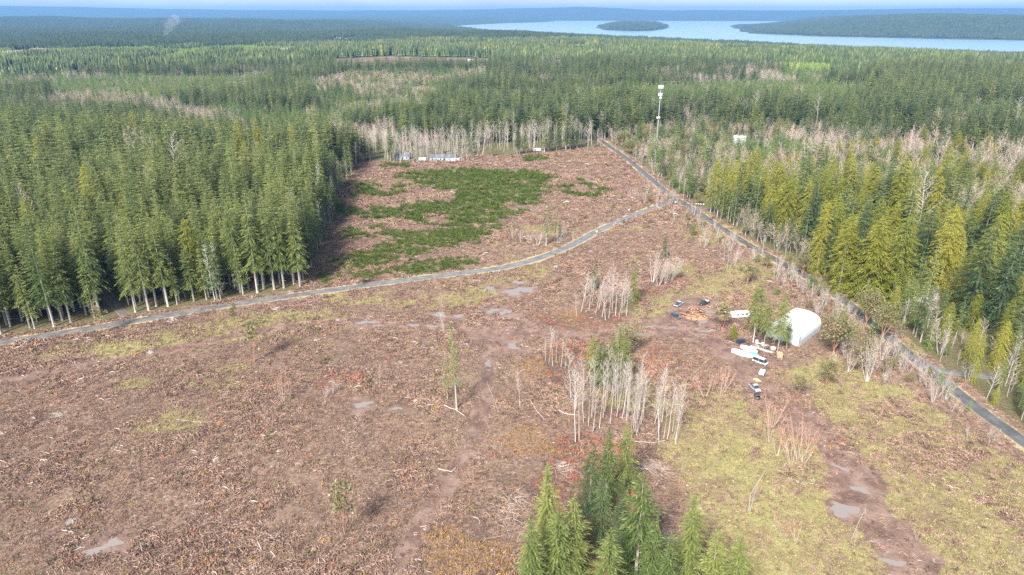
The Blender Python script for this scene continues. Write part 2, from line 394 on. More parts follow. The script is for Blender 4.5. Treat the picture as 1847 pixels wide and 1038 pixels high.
# ------------------------------------------------------------------ ground mesh: one sheet to beyond the horizon
ang = np.concatenate([np.radians(np.linspace(-180, -46, 40, endpoint=False)), np.radians(np.linspace(-46, 46, 560)), np.radians(np.linspace(46, 180, 41)[1:-1])])
rad = np.concatenate([np.linspace(2, 90, 12), 90 * np.power(30000 / 90., np.linspace(0, 1, 640))[1:]])
A, R = np.meshgrid(ang, rad); GX = (R * np.sin(A)).ravel(); GY = (R * np.cos(A)).ravel()
GZ = hz(GX, GY)
na, nr = len(ang), len(rad)
i = np.arange(nr - 1)[:, None] * na; j = np.arange(na)[None, :]; j2 = (j + 1) % na
FQ = np.stack([i + j, i + na + j, i + na + j2, i + j2], -1).reshape(-1, 4)
zn = {k: np.zeros(len(GX)) for k in ('grass', 'mud', 'broom', 'forest', 'verge', 'dark', 'orange', 'road_d', 'open')}
nm = (np.hypot(GX, GY) < 2600) & (GY > 40)
for k, v in zones(GX[nm], GY[nm]).items(): zn[k][nm] = v
zn['forest'][(np.hypot(GX, GY) >= 2600)] = 1.0

def ground_mat():
    m, N, L, p = new_mat('ground'); nt = m.node_tree
    geo = N.new('ShaderNodeNewGeometry'); P = geo.outputs['Position']
    a1, a2 = attr(nt, 'zone_a'), attr(nt, 'zone_b')
    s1 = N.new('ShaderNodeSeparateColor'); L.new(a1.outputs['Color'], s1.inputs[0]); s2 = N.new('ShaderNodeSeparateColor'); L.new(a2.outputs['Color'], s2.inputs[0])
    grass, mud, broom, forest = s1.outputs[0], s1.outputs[1], s1.outputs[2], a1.outputs['Alpha']
    verge, dark, orange = s2.outputs[0], s2.outputs[1], s2.outputs[2]
    fine = noise(nt, 1.3, 6, .7, P, .6); mid = noise(nt, .16, 5, .6, P); big = noise(nt, .022, 4, .55, P); vf = noise(nt, 4.5, 4, .7, P)
    c = mixc(nt, ramp(nt, fine, .34, .70), (.055, .034, .026), (.32, .212, .155))
    c = mixc(nt, ramp(nt, mid, .45, .75, 0, .55), c, (.22, .12, .088)); c = mixc(nt, ramp(nt, noise(nt, .05, 5, .6, P), .50, .70, 0, .7), c, (.10, .066, .048))
    c = mixc(nt, ramp(nt, big, .45, .68, 0, .5), c, (.30, .215, .15))
    c = mixc(nt, ramp(nt, vf, .55, .8, 0, .5), c, (.38, .28, .22))
    def th(w, k=.7): return ramp(nt, math_n(nt, 'ADD', w, math_n(nt, 'MULTIPLY', math_n(nt, 'SUBTRACT', fine, .5), k)), .3, .7)
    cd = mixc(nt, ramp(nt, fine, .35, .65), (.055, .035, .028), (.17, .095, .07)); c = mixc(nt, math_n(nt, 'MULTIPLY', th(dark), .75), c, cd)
    co = mixc(nt, ramp(nt, fine, .35, .65), (.10, .058, .030), (.30, .175, .085)); c = mixc(nt, math_n(nt, 'MULTIPLY', th(orange), .6), c, co)
    cg = mixc(nt, ramp(nt, mid, .35, .65), (.25, .205, .088), (.37, .295, .15)); cg = mixc(nt, ramp(nt, vf, .4, .75), mixc(nt, ramp(nt, fine, .35, .65), (.16, .15, .07), cg), cg)
    cg = mixc(nt, ramp(nt, big, .5, .62, 0, .5), cg, (.31, .31, .115)); cg = mixc(nt, ramp(nt, noise(nt, .07, 6, .65, P), .47, .60, 0, .85), cg, (.20, .145, .09))
    c = mixc(nt, th(grass, .9), c, cg)
    cb = mixc(nt, fine, (.06, .06, .025), (.19, .16, .08)); c = mixc(nt, math_n(nt, 'MULTIPLY', th(broom, 1.0), .8), c, cb)
    cv = mixc(nt, ramp(nt, fine, .3, .7), (.27, .20, .11), (.52, .41, .25)); c = mixc(nt, th(verge, .8), c, cv)
    cm = mixc(nt, ramp(nt, mid, .3, .7), (.125, .072, .055), (.27, .180, .140)); cm = mixc(nt, ramp(nt, fine, .5, .8, 0, .6), cm, (.33, .245, .20)); cm = mixc(nt, ramp(nt, vf, .25, .45, .6, 0), cm, (.075, .05, .042))
    c = mixc(nt, th(mud, .5), c, cm)
    cf = mixc(nt, ramp(nt, fine, .3, .7), (.05, .045, .022), (.22, .17, .095)); cf = mixc(nt, ramp(nt, mid, .4, .65, 0, .6), cf, (.10, .12, .04))
    tn = noise(nt, .045, 5, .7, P); cff = mixc(nt, ramp(nt, tn, .35, .65), (.022, .040, .026), (.060, .090, .045))
    ln = N.new('ShaderNodeVectorMath'); ln.operation = 'LENGTH'; L.new(P, ln.inputs[0])
    cf = mixc(nt, ramp(nt, ln.outputs['Value'], 1200, 2400), cf, cff)
    c = mixc(nt, th(forest, .3), c, cf)
    L.new(c, p.inputs['Base Color'])
    rr = N.new('ShaderNodeMapRange'); L.new(th(mud, .5), rr.inputs[0]); rr.inputs[3].default_value = .95; rr.inputs[4].default_value = .55; L.new(rr.outputs[0], p.inputs['Roughness'])
    p.inputs['Specular IOR Level'].default_value = .25
    bp = N.new('ShaderNodeBump'); bp.inputs['Strength'].default_value = .9; bp.inputs['Distance'].default_value = .5
    L.new(math_n(nt, 'ADD', fine, math_n(nt, 'MULTIPLY', mid, 1.5)), bp.inputs['Height']); L.new(bp.outputs[0], p.inputs['Normal'])
    return m

ground = mesh_obj('ground', np.stack([GX, GY, GZ], -1), FQ, ground_mat(), smooth=True); tag(ground, None, kind='structure')
for nme, ks in (('zone_a', ('grass', 'mud', 'broom', 'forest')), ('zone_b', ('verge', 'dark', 'orange', 'road_d'))):
    at = ground.data.attributes.new(nme, 'FLOAT_COLOR', 'POINT')
    at.data.foreach_set('color', np.stack([np.clip(zn[k], 0, 1) for k in ks], -1).astype(np.float32).ravel())

# fast terrain lookup on that very sheet
LR = np.log(rad); 
def gz(x, y):
    x = np.atleast_1d(np.asarray(x, float)); y = np.atleast_1d(np.asarray(y, float))
    a = np.arctan2(x, y); r = np.hypot(x, y)
    ia = np.clip(np.searchsorted(ang, a) - 1, 0, na - 2); ir = np.clip(np.searchsorted(rad, r) - 1, 0, nr - 2)
    fa = np.clip((a - ang[ia]) / (ang[ia + 1] - ang[ia]), 0, 1); fr = np.clip((r - rad[ir]) / (rad[ir + 1] - rad[ir]), 0, 1)
    Z = GZ.reshape(nr, na)
    return (Z[ir, ia] * (1 - fa) + Z[ir, ia + 1] * fa) * (1 - fr) + (Z[ir + 1, ia] * (1 - fa) + Z[ir + 1, ia + 1] * fa) * fr
def gz1(x, y): return float(gz(x, y)[0])

# water
def water_mat(name, col, rough, bscale, bstr):
    m, N, L, p = new_mat(name); nt = m.node_tree
    geo = N.new('ShaderNodeNewGeometry'); p.inputs['Base Color'].default_value = (*col, 1); p.inputs['Roughness'].default_value = rough
    p.inputs['IOR'].default_value = 1.33
    f = noise(nt, bscale, 5, .6, geo.outputs['Position']); bp = N.new('ShaderNodeBump'); bp.inputs['Strength'].default_value = bstr; bp.inputs['Distance'].default_value = .3
    L.new(f, bp.inputs['Height']); L.new(bp.outputs[0], p.inputs['Normal']); return m
wv = [(-6000, 2300), (16500, 2300), (16500, 24000), (-6000, 24000)]
tag(mesh_obj('water', [(a, b, WZ) for a, b in wv], [(0, 1, 2, 3)], water_mat('bay_water', (.16, .26, .34), .22, .03, .05)), None, kind='structure')
M['puddle'] = water_mat('puddle_water', (.22, .19, .17), .10, 1.5, .05)
for k, (px, py, a, b, t) in enumerate(PUD):
    x0, y0 = G(px, py); n = 40; t = math.radians(t); V = []
    for q in range(n):
        th = 2 * math.pi * q / n
        rr = 1 + .30 * math.sin(2 * th + k) + .22 * math.sin(3 * th + 2.1 * k) + .14 * math.sin(5 * th + k * 3.3) + .1 * math.sin(9 * th + k)
        X, Y = a * rr * math.cos(th), b * rr * math.sin(th) * 1.25
        V.append((x0 + X * math.cos(t) - Y * math.sin(t), y0 + X * math.sin(t) + Y * math.cos(t), .030 + .0007 * k))
    V.append((x0, y0, .030 + .0007 * k))
    tag(mesh_obj('puddle', V, [(q, (q + 1) % n, n) for q in range(n)], M['puddle']), None, kind='structure')

# roads
def road_mat(name, col, wet):
    m, N, L, p = new_mat(name); nt = m.node_tree; geo = N.new('ShaderNodeNewGeometry'); P = geo.outputs['Position']
    f = noise(nt, .25, 5, .6, P); g = noise(nt, 3.0, 4, .7, P); e = attr(nt, 'edge')
    c = mixc(nt, ramp(nt, f, .35, .65), tuple(v * .75 for v in col), tuple(v * 1.25 for v in col)); c = mixc(nt, ramp(nt, g, .5, .8, 0, .4), c, tuple(v * 1.7 for v in col))
    c = mixc(nt, ramp(nt, math_n(nt, 'ADD', e.outputs['Fac'], math_n(nt, 'MULTIPLY', math_n(nt, 'SUBTRACT', g, .5), .25)), .86, .98, 0, .8), c, (.33, .28, .20))
    wt = ramp(nt, math_n(nt, 'ABSOLUTE', math_n(nt, 'SUBTRACT', e.outputs['Fac'], .45), 0), .0, .18, .35, 0); c = mixc(nt, wt, c, tuple(v * .6 for v in col))
    L.new(c, p.inputs['Base Color']); L.new(ramp(nt, f, .3, .7, wet, wet + .18), p.inputs['Roughness'])
    p.inputs['Specular IOR Level'].default_value = .6
    bp = N.new('ShaderNodeBump'); bp.inputs['Strength'].default_value = .25; bp.inputs['Distance'].default_value = .05; L.new(g, bp.inputs['Height']); L.new(bp.outputs[0], p.inputs['Normal'])
    return m

def ribbon(name, Ln, hw, z, mat):
    T = np.gradient(Ln, axis=0); T /= np.linalg.norm(T, axis=1)[:, None]; Nn = np.stack([-T[:, 1], T[:, 0]], -1)
    off = np.array([-1, -.9, -.45, 0, .45, .9, 1]) * hw; zz = np.array([-.05, .0, .03, .05, .03, 0, -.05]) + z; ee = np.array([1, .9, .45, 0, .45, .9, 1])
    V = np.concatenate([np.concatenate([Ln + o * Nn, np.full((len(Ln), 1), q)], 1)[:, None] for o, q in zip(off, zz)], 1).reshape(-1, 3); k = len(off)
    Fc = [(a * k + b, a * k + k + b, a * k + k + b + 1, a * k + b + 1) for a in range(len(Ln) - 1) for b in range(k - 1)]
    Fc = [tuple(reversed(f)) for f in Fc]
    o = mesh_obj(name, V, Fc, mat, smooth=True)
    at = o.data.attributes.new('edge', 'FLOAT', 'POINT'); at.data.foreach_set('value', np.tile(ee, len(Ln)).astype(np.float32))
    return tag(o, None, kind='structure')
M['asphalt'] = road_mat('asphalt', (.150, .146, .142), .42); M['asphalt_dark'] = road_mat('dark_asphalt', (.095, .093, .092), .46); M['gravel'] = road_mat('gravel_drive', (.13, .11, .09), .6)
ribbon('road', roadA, 2.7, .09, M['asphalt']); ribbon('road', roadB, 2.7, .10, M['asphalt_dark'])
ribbon('driveway', driveA, 2.2, .08, M['gravel']); ribbon('driveway', driveB, 1.9, .08, M['asphalt']); ribbon('driveway', driveC, 1.8, .07, M['gravel']); ribbon('driveway', driveD, 1.7, .07, M['gravel'])

# ------------------------------------------------------------------ tree shapes
def quads_from(P, Fw, Sd, l, w, dz, tint, r):
    """leaf sprays: rhombus at P along Fw/Sd"""
    n = len(P); A_ = P; l = l[:, None]; w = w[:, None]; up = np.array([0, 0, 1.0])
    B = P + Fw * l * .35 + Sd * w + up * (-dz[:, None] * .35) + r.normal(0, .06, (n, 3)) * w
    Cc = P + Fw * l + Sd * w * .35 + up * (-dz[:, None])
    D = P + Fw * l * .55 - Sd * w * .45 + up * (-dz[:, None] * .3 + .05 * w) 
    V = np.stack([A_, B, Cc, D], 1).reshape(-1, 3); Fq = np.arange(4 * n).reshape(n, 4)
    return V, Fq, np.repeat(tint, 4)

def conifer(seed, h=30., cb=.25, rad=3.6, nw=40, nb=7, ns=5, droop=.25, size=1.0, shape=.85, elev=(.35, -.15), ragged=.25):
    r = np.random.default_rng(seed); Ps, Fs, Ss, ls, ws, ds, ts = [], [], [], [], [], [], []
    zc = h * cb; tm = MB(); bend = r.normal(0, .012, 2) * h
    def axis(z): return np.array([bend[0] * (z / h) ** 2, bend[1] * (z / h) ** 2, z])
    ph = r.uniform(0, 6)
    for k in range(nw):
        t = (k + r.uniform(-.3, .3)) / nw; t = min(max(t, 0), .985); z = zc + (h - zc) * t
        Lm = rad * ((1 - t) ** shape) * (1 if t > .18 else .72 + .28 * t / .18) + .25
        for b in range(nb if t < .8 else max(4, nb - 2)):
            a = ph + k * 2.4 + 2 * math.pi * b / nb + r.normal(0, .22)
            if r.uniform() < .12: continue
            Lb = Lm * max(.25, r.uniform(1 - ragged * 1.4, 1 + ragged * .7))
            dr = np.array([math.cos(a), math.sin(a), 0]); sd = np.array([-math.sin(a), math.cos(a), 0])
            el = elev[1] + (elev[0] - elev[1]) * t + r.normal(0, .08); tt = r.uniform(0, 1)
            for q in range(ns):
                s = (.18 if ns > 3 else .12) + .82 * (q + r.uniform(0, .5)) / ns
                P = axis(z) + dr * s * Lb + np.array([0, 0, el * s * Lb - droop * s * s * Lb])
                wq = size * (.26 + .42 * (1 - s * .6)) * min(1.15, .35 + Lb * .25)
                for sg in (-1, 1):
                    fw = dr * .75 + sd * sg * .55 + np.array([0, 0, el * .6 - droop * s])
                    Ps.append(P); Fs.append(fw); Ss.append(sd * sg * .9 + dr * .1 + np.array([0, 0, r.normal(0, .3)]))
                    ls.append(size * r.uniform(.75, 1.25) * min(1.25, .35 + .36 * Lb)); ws.append(wq * r.uniform(.6, 1.1) * (.62 if ns < 5 else .40)); ds.append(size * r.uniform(.05, .3) * (1 + droop))
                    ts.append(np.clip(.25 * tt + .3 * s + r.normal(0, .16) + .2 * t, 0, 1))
    # leader
    for q in range(5):
        a = r.uniform(0, 6); Ps.append(axis(h * .965)); Fs.append(np.array([.25 * math.cos(a), .25 * math.sin(a), 1.0])); Ss.append(np.array([-math.sin(a), math.cos(a), 0])); ls.append(h * .03 + .4); ws.append(.16 * size); ds.append(0.); ts.append(.6)
    V, Fq, T = quads_from(np.array(Ps), np.array(Fs), np.array(Ss), np.array(ls), np.array(ws), np.array(ds), np.array(ts), r)
    br = max(.12, h * .0105)
    zs = [0, h * .02, h * .3, h * .65, h * .97]; rs = [br * 1.5, br * 1.08, br * .82, br * .45, br * .06]
    for q in range(4): tm.tube(axis(zs[q]), axis(zs[q + 1]), rs[q], rs[q + 1], 6, tint=(r.uniform(.45, .95) if zs[q + 1] <= h * .31 or cb < .1 and q < 2 else r.uniform(0, .15)), cap=(q == 0))
    # dead lower limbs
    for q in range(int(14 * min(1, cb * 3)) if ns > 3 else 0):
        z = r.uniform(.1, 1) * zc; a = r.uniform(0, 6.3); ln = r.uniform(.6, 1.8)
        tm.tube(axis(z), axis(z) + np.array([math.cos(a) * ln, math.sin(a) * ln, r.uniform(-.4, .3)]), .05, .015, 3, tint=r.uniform(.2, .9), cap=False)
    return (V, Fq, T), tm

def bare(seed, h=20., stems=1, spread=.12, nl=20, ntw=5, first=.4, tw=.05, rise=1.0, thick=.0065):
    r = np.random.default_rng(seed); tm = MB(); tw_m = MB()
    for s in range(stems):
        hh = h * r.uniform(.78, 1.0) if s else h; a0 = r.uniform(0, 6.3) + s * 2.4; ln = spread * hh * (r.uniform(.5, 1.2) if stems > 1 else .4)
        pts = []; wob = r.normal(0, .02 * hh, (6, 2)); base = np.array([math.cos(a0), math.sin(a0), 0]) * (.18 * stems ** .5 if stems > 1 else 0)
        for k in range(6):
            t = k / 5; pts.append(base + np.array([math.cos(a0) * ln * t ** .8 + wob[k, 0] * t * .6, math.sin(a0) * ln * t ** .8 + wob[k, 1] * t * .6, hh * t]))
        br = max(.06, hh * thick) * (1 if stems < 3 else .7)
        for k in range(5): tm.tube(pts[k], pts[k + 1], br * (1.25 - k * .22) if k else br * 1.45, br * (1.25 - (k + 1) * .22) if k < 4 else br * .08, 5, tint=r.uniform(.2, 1), cap=(k == 0))
        def at_(t): 
            q = min(4, int(t * 5)); f = t * 5 - q; return pts[q] * (1 - f) + pts[q + 1] * f
        for q in range(nl):
            t = first + (1 - first) * (q + r.uniform(0, 1)) / nl * .97; P = at_(t); a = r.uniform(0, 6.3)
            Lb = hh * .20 * (1 - ((t - first) / (1 - first)) ** 1.4 * .75) * r.uniform(.55, 1.2)
            d = np.array([math.cos(a), math.sin(a), rise * r.uniform(.6, 1.3)]); d /= np.linalg.norm(d)
            mid = P + d * Lb * .55; end = mid + (d + np.array([0, 0, .35 * rise])) * Lb * .5
            tm.tube(P, mid, br * .34, br * .2, 3, tint=r.uniform(.2, 1), cap=False); tm.tube(mid, end, br * .2, br * .06, 3, tint=r.uniform(.2, 1), cap=False)
            for w in range(ntw):
                f = r.uniform(.25, 1); Q = P + (mid - P) * min(1, f / .55) + (end - mid) * max(0, (f - .55) / .45)
                d2 = d + r.normal(0, .55, 3) + np.array([0, 0, .25]); d2 /= np.linalg.norm(d2); l2 = Lb * r.uniform(.25, .6); sd = np.cross(d2, r.normal(0, 1, 3)); sd /= np.linalg.norm(sd)
                e = Q + d2 * l2; ti = r.uniform(0, 1)
                tw_m.add([Q - sd * tw * .5, Q + sd * tw * .5, e], [(0, 1, 2)], ti)
                for _ in range(2):
                    Q2 = Q + d2 * l2 * r.uniform(.3, .9); d3 = d2 + r.normal(0, .6, 3); d3 /= np.linalg.norm(d3); e3 = Q2 + d3 * l2 * r.uniform(.35, .7)
                    tw_m.add([Q2 - sd * tw * .4, Q2 + sd * tw * .4, e3], [(0, 1, 2)], ti)
    return tw_m, tm

def broadleaf(seed, h=14., rad=5., ncl=42, nlf=55, leaf=.42, first=.4, stems=3):
    r = np.random.default_rng(seed); tm = MB(); Ps, Fs, Ss, ls, ws, ds, ts = [], [], [], [], [], [], []
    base = [np.array([0, 0, 0.]), np.array([r.normal(0, .3), r.normal(0, .3), h * first * .6])]
    br = h * (.0115 if rad > 3 else .0062); tm.tube(base[0], base[1], br * 1.4, br, 6, tint=.4)
    cl = []
    for k in range(ncl):
        u = r.normal(0, 1, 3); u /= np.linalg.norm(u); rr = r.uniform(.25, 1.15) ** .6 * (.72 + .38 * math.sin(3 * math.atan2(u[1], u[0]) + seed) * (.5 + .5 * math.sin(seed * .37)))
        c = np.array([u[0] * rad * rr, u[1] * rad * rr, h * (first + 1) / 2 + u[2] * h * (1 - first) / 2 * rr]); c[:2] *= (1 - .35 * max(0, (c[2] / h - .6) / .4)); cl.append(c)
    limbs = []
    for s in range(stems):
        a = s * 6.28 / stems + r.uniform(-.5, .5); e = np.array([math.cos(a) * rad * .45, math.sin(a) * rad * .45, h * r.uniform(.55, .75)]); m = (base[1] + e) / 2 + r.normal(0, .3, 3)
        tm.tube(base[1], m, br * .8, br * .55, 5, tint=r.uniform(.2, .9), cap=False); tm.tube(m, e, br * .55, br * .3, 5, tint=r.uniform(.2, .9), cap=False); limbs += [m, e]
    for c in cl:
        L0 = min(limbs, key=lambda q: np.linalg.norm(q - c)); tm.tube(L0, c, br * .22, br * .06, 3, tint=r.uniform(.2, .9), cap=False)
        cr_ = rad * r.uniform(.14, .32); tt = r.uniform(0, 1)
        for q in range(nlf):
            u = r.normal(0, 1, 3); u /= np.linalg.norm(u); P = c + u * cr_ * np.array([1, 1, .75]) * r.uniform(.5, 1.05)
            Ps.append(P); f = u + r.normal(0, .5, 3); Fs.append(f / np.linalg.norm(f)); s_ = np.cross(f, r.normal(0, 1, 3)); Ss.append(s_ / np.linalg.norm(s_))
            ls.append(leaf * r.uniform(.7, 1.3)); ws.append(leaf * .5 * r.uniform(.7, 1.2)); ds.append(.03); ts.append(np.clip(.5 * tt + r.normal(.2, .2), 0, 1))
    V, Fq, T = quads_from(np.array(Ps), np.array(Fs), np.array(Ss), np.array(ls), np.array(ws), np.array(ds), np.array(ts), r)
    return (V, Fq, T), tm

def leaf_mesh(name, lf, mat):
    V, Fq, T = lf; o = mesh_obj(name, V, Fq, mat, tint=T, link=False); return o.data
def mb_mesh(name, mb, mat): return mesh_obj(name, mb.v, mb.f, mat, tint=mb.t, link=False).data

KINDS = {}   # kind -> list of (crown mesh, trunk mesh, native height, seed data)
def reg(kind, items): KINDS[kind] = items
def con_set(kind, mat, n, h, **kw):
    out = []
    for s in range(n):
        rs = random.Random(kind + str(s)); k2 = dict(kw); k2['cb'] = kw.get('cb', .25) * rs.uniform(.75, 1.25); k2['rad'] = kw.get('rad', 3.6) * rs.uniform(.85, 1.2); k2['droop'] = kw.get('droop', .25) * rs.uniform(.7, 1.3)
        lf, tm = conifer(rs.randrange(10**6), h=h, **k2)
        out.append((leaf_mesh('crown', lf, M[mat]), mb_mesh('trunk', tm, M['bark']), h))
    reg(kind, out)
con_set('fir_hi', 'fir', 7, 30., cb=.06, rad=5.6, nw=30, nb=8, ns=9, size=.85, droop=.22, ragged=.5, shape=.9)
con_set('fir_edge', 'fir', 9, 30., cb=.32, rad=3.7, nw=26, nb=8, ns=7, size=.88, shape=.95, droop=.3, ragged=.42)
con_set('fir_mid', 'fir', 8, 30., cb=.24, rad=4.0, nw=19, nb=7, ns=4, size=1.05, shape=.95, droop=.28, ragged=.42)
con_set('fird_mid', 'fir_dark', 7, 30., cb=.22, rad=4.9, nw=19, nb=7, ns=4, size=1.1, shape=.9, droop=.25, ragged=.42)
con_set('fird_hi', 'fir_dark', 4, 30., cb=.10, rad=5.6, nw=28, nb=8, ns=9, size=.9, droop=.25, ragged=.5)
con_set('young_mid', 'fir_young', 5, 15., cb=.06, rad=3.1, nw=13, nb=6, ns=3, size=1.15, droop=.1, ragged=.4)
con_set('cedar_hi', 'cedar', 5, 26., cb=.03, rad=5.8, nw=46, nb=11, ns=8, size=.66, droop=.5, shape=.72, elev=(.3, .05), ragged=.3)
con_set('thin_fir', 'fir_young', 3, 22., cb=.30, rad=2.2, nw=22, nb=4, ns=3, size=.75, droop=.2, ragged=.55)
con_set('yard_fir', 'fir', 3, 22., cb=.36, rad=5.0, nw=26, nb=7, ns=8, size=1.0, droop=.35, ragged=.5)
def bare_set(kind, bm_, tm_, n, h, **kw):
    out = []
    for s in range(n):
        tw_m, tm = bare(hash_s(kind, s), h=h, **kw); out.append((mb_mesh('crown', tw_m, M[tm_]), mb_mesh('trunk', tm, M[bm_]), h))
    reg(kind, out)
def hash_s(k, s): return random.Random(k + str(s)).randrange(10**6)
bare_set('alder', 'alder_bark', 'alder_twig', 6, 20., nl=30, ntw=8, first=.32, tw=.05)
bare_set('pole_alder', 'alder_bark', 'alder_twig', 6, 24., nl=24, ntw=6, first=.45, tw=.05, thick=.0058)
bare_set('alder_clump', 'alder_bark', 'alder_twig', 4, 14., stems=6, spread=.26, nl=14, ntw=7, first=.25, tw=.05, thick=.0075)
bare_set('pink_tree', 'alder_bark', 'pink_twig', 4, 15., stems=3, spread=.3, nl=16, ntw=7, first=.3, tw=.07)
bare_set('orange_shrub', 'pink_twig', 'orange_twig', 4, 10., stems=6, spread=.35, nl=8, ntw=4, first=.3, tw=.06, thick=.008)
bare_set('snag', 'snag', 'snag', 3, 24., nl=60, ntw=4, first=.15, tw=.07, rise=.25, thick=.0075)
def broad_set(kind, n, **kw): 
    out = []
    for s in range(n):
        lf, tm = broadleaf(hash_s(kind, s), **kw); out.append((leaf_mesh('crown', lf, M['madrone']), mb_mesh('trunk', tm, M['red_bark']), kw['h']))
    reg(kind, out)
broad_set('madrone', 5, h=14., rad=5.6, ncl=56, nlf=34, first=.20, leaf=.46, stems=5)
broad_set('thin_madrone', 3, h=12., rad=2.3, ncl=26, nlf=20, first=.22, leaf=.40, stems=4)

NAMES = dict(fir_hi='fir_tree', fir_edge='fir_tree', fir_mid='fir_tree', fird_mid='fir_tree', fird_hi='fir_tree', young_mid='young_fir', cedar_hi='cedar_tree', thin_fir='slender_fir', yard_fir='fir_tree', alder='alder_tree', pole_alder='alder_tree', alder_clump='bare_shrub', pink_tree='bare_shrub', orange_shrub='bare_shrub', snag='dead_tree', madrone='madrone_tree', thin_madrone='madrone_tree')
def tree(kind, x, y, h, label, group=None, var=None, wide=1.0, cat='tree'):
    it = KINDS[kind]; cm, tm, h0 = it[var % len(it) if var is not None else random.randrange(len(it))]
    s = h / h0; t = thing(NAMES[kind], label, cat, (x, y, gz1(x, y) - .12), random.uniform(0, 6.28), group, (s * wide, s * wide, s))
    if 'alder' in kind or kind in ('pink_tree', 'orange_shrub', 'thin_fir', 'thin_madrone'): t.rotation_euler[0] = random.gauss(0, .06); t.rotation_euler[1] = random.gauss(0, .06)
    for nme, me in (('trunk', tm), ('crown', cm)):
        o = bpy.data.objects.new(nme, me); C.objects.link(o); o.parent = t
    return t

# ------------------------------------------------------------------ scattering of uncountable things
def scatter(name, P, S, Rz, protos, pick, label, cat, tilt=None):
    me = bpy.data.meshes.new(name); me.from_pydata(np.asarray(P).tolist(), [], [])
    n = len(P); S = np.asarray(S, np.float32); S = np.repeat(S[:, None], 3, 1) if S.ndim == 1 else S
    rot = np.zeros((n, 3), np.float32); rot[:, 2] = Rz
    if tilt is not None: rot[:, :2] = tilt
    for nme, ty, arr in (('i_scale', 'FLOAT_VECTOR', S), ('i_rot', 'FLOAT_VECTOR', rot)):
        a = me.attributes.new(nme, ty, 'POINT'); a.data.foreach_set('vector', arr.astype(np.float32).ravel())
    a = me.attributes.new('i_pick', 'INT', 'POINT'); a.data.foreach_set('value', np.asarray(pick, np.int32))
    o = bpy.data.objects.new(name, me); C.objects.link(o); tag(o, label, cat, kind='stuff')
    pc = bpy.data.collections.new(name + '_shapes')
    for k, (V, Fq, T, mats, mi) in enumerate(protos):
        po = mesh_obj('%s_shape_%02d' % (name, k), V, Fq, None, tint=T, mats=mats, midx=mi, link=False); pc.objects.link(po)
    ng = bpy.data.node_groups.new(name, 'GeometryNodeTree'); N = ng.nodes; L = ng.links
    ng.interface.new_socket('Geometry', in_out='INPUT', socket_type='NodeSocketGeometry'); ng.interface.new_socket('Geometry', in_out='OUTPUT', socket_type='NodeSocketGeometry')
    gi = N.new('NodeGroupInput'); go = N.new('NodeGroupOutput'); ip = N.new('GeometryNodeInstanceOnPoints'); ci = N.new('GeometryNodeCollectionInfo')
    ci.inputs['Collection'].default_value = pc; ci.inputs['Separate Children'].default_value = True; ci.inputs['Reset Children'].default_value = True
    def na_(nm, ty): q = N.new('GeometryNodeInputNamedAttribute'); q.data_type = ty; q.inputs['Name'].default_value = nm; return q.outputs['Attribute']
    er = N.new('FunctionNodeEulerToRotation'); L.new(na_('i_rot', 'FLOAT_VECTOR'), er.inputs[0])
    L.new(gi.outputs[0], ip.inputs['Points']); L.new(ci.outputs[0], ip.inputs['Instance']); ip.inputs['Pick Instance'].default_value = True
    L.new(na_('i_pick', 'INT'), ip.inputs['Instance Index']); L.new(er.outputs[0], ip.inputs['Rotation']); L.new(na_('i_scale', 'FLOAT_VECTOR'), ip.inputs['Scale']); L.new(ip.outputs[0], go.inputs[0])
    md = o.modifiers.new('scatter', 'NODES'); md.node_group = ng
    return o

def merged(crown, trunk):
    """crown + trunk meshes as one proto (arrays)"""
    out = []; 
    for me in (crown, trunk):
        n = len(me.vertices); v = np.zeros(n * 3, np.float32); me.vertices.foreach_get('co', v); t = np.zeros(n, np.float32); me.attributes['tint'].data.foreach_get('value', t)
        out.append((v.reshape(-1, 3), [tuple(p.vertices) for p in me.polygons], t))
    n0 = len(out[0][0]); V = np.vstack([out[0][0], out[1][0]]); Fq = out[0][1] + [tuple(i + n0 for i in f) for f in out[1][1]]
    return (V, Fq, np.concatenate([out[0][2], out[1][2]]), [crown.materials[0], trunk.materials[0]], [0] * len(out[0][1]) + [1] * len(out[1][1]))

def in_view(x, y, z=0, mx_=120, my_=80):
    px, py = proj(x, y, z); return (y > 60) & (px > -mx_) & (px < PW + mx_) & (py < PH + my_)

def grid_points(s, r0, r1, jit=.85):
    X = np.arange(-r1 * .95, r1 * .95, s); Y = np.arange(max(60, r0 * .55), r1, s); X, Y = np.meshgrid(X, Y)
    X = X.ravel() + rng.uniform(-.5, .5, X.size) * s * jit; Y = Y.ravel() + rng.uniform(-.5, .5, Y.size) * s * jit
    r = np.hypot(X, Y); k = (r >= r0) & (r < r1) & in_view(X, Y, 15.0); return X[k], Y[k]

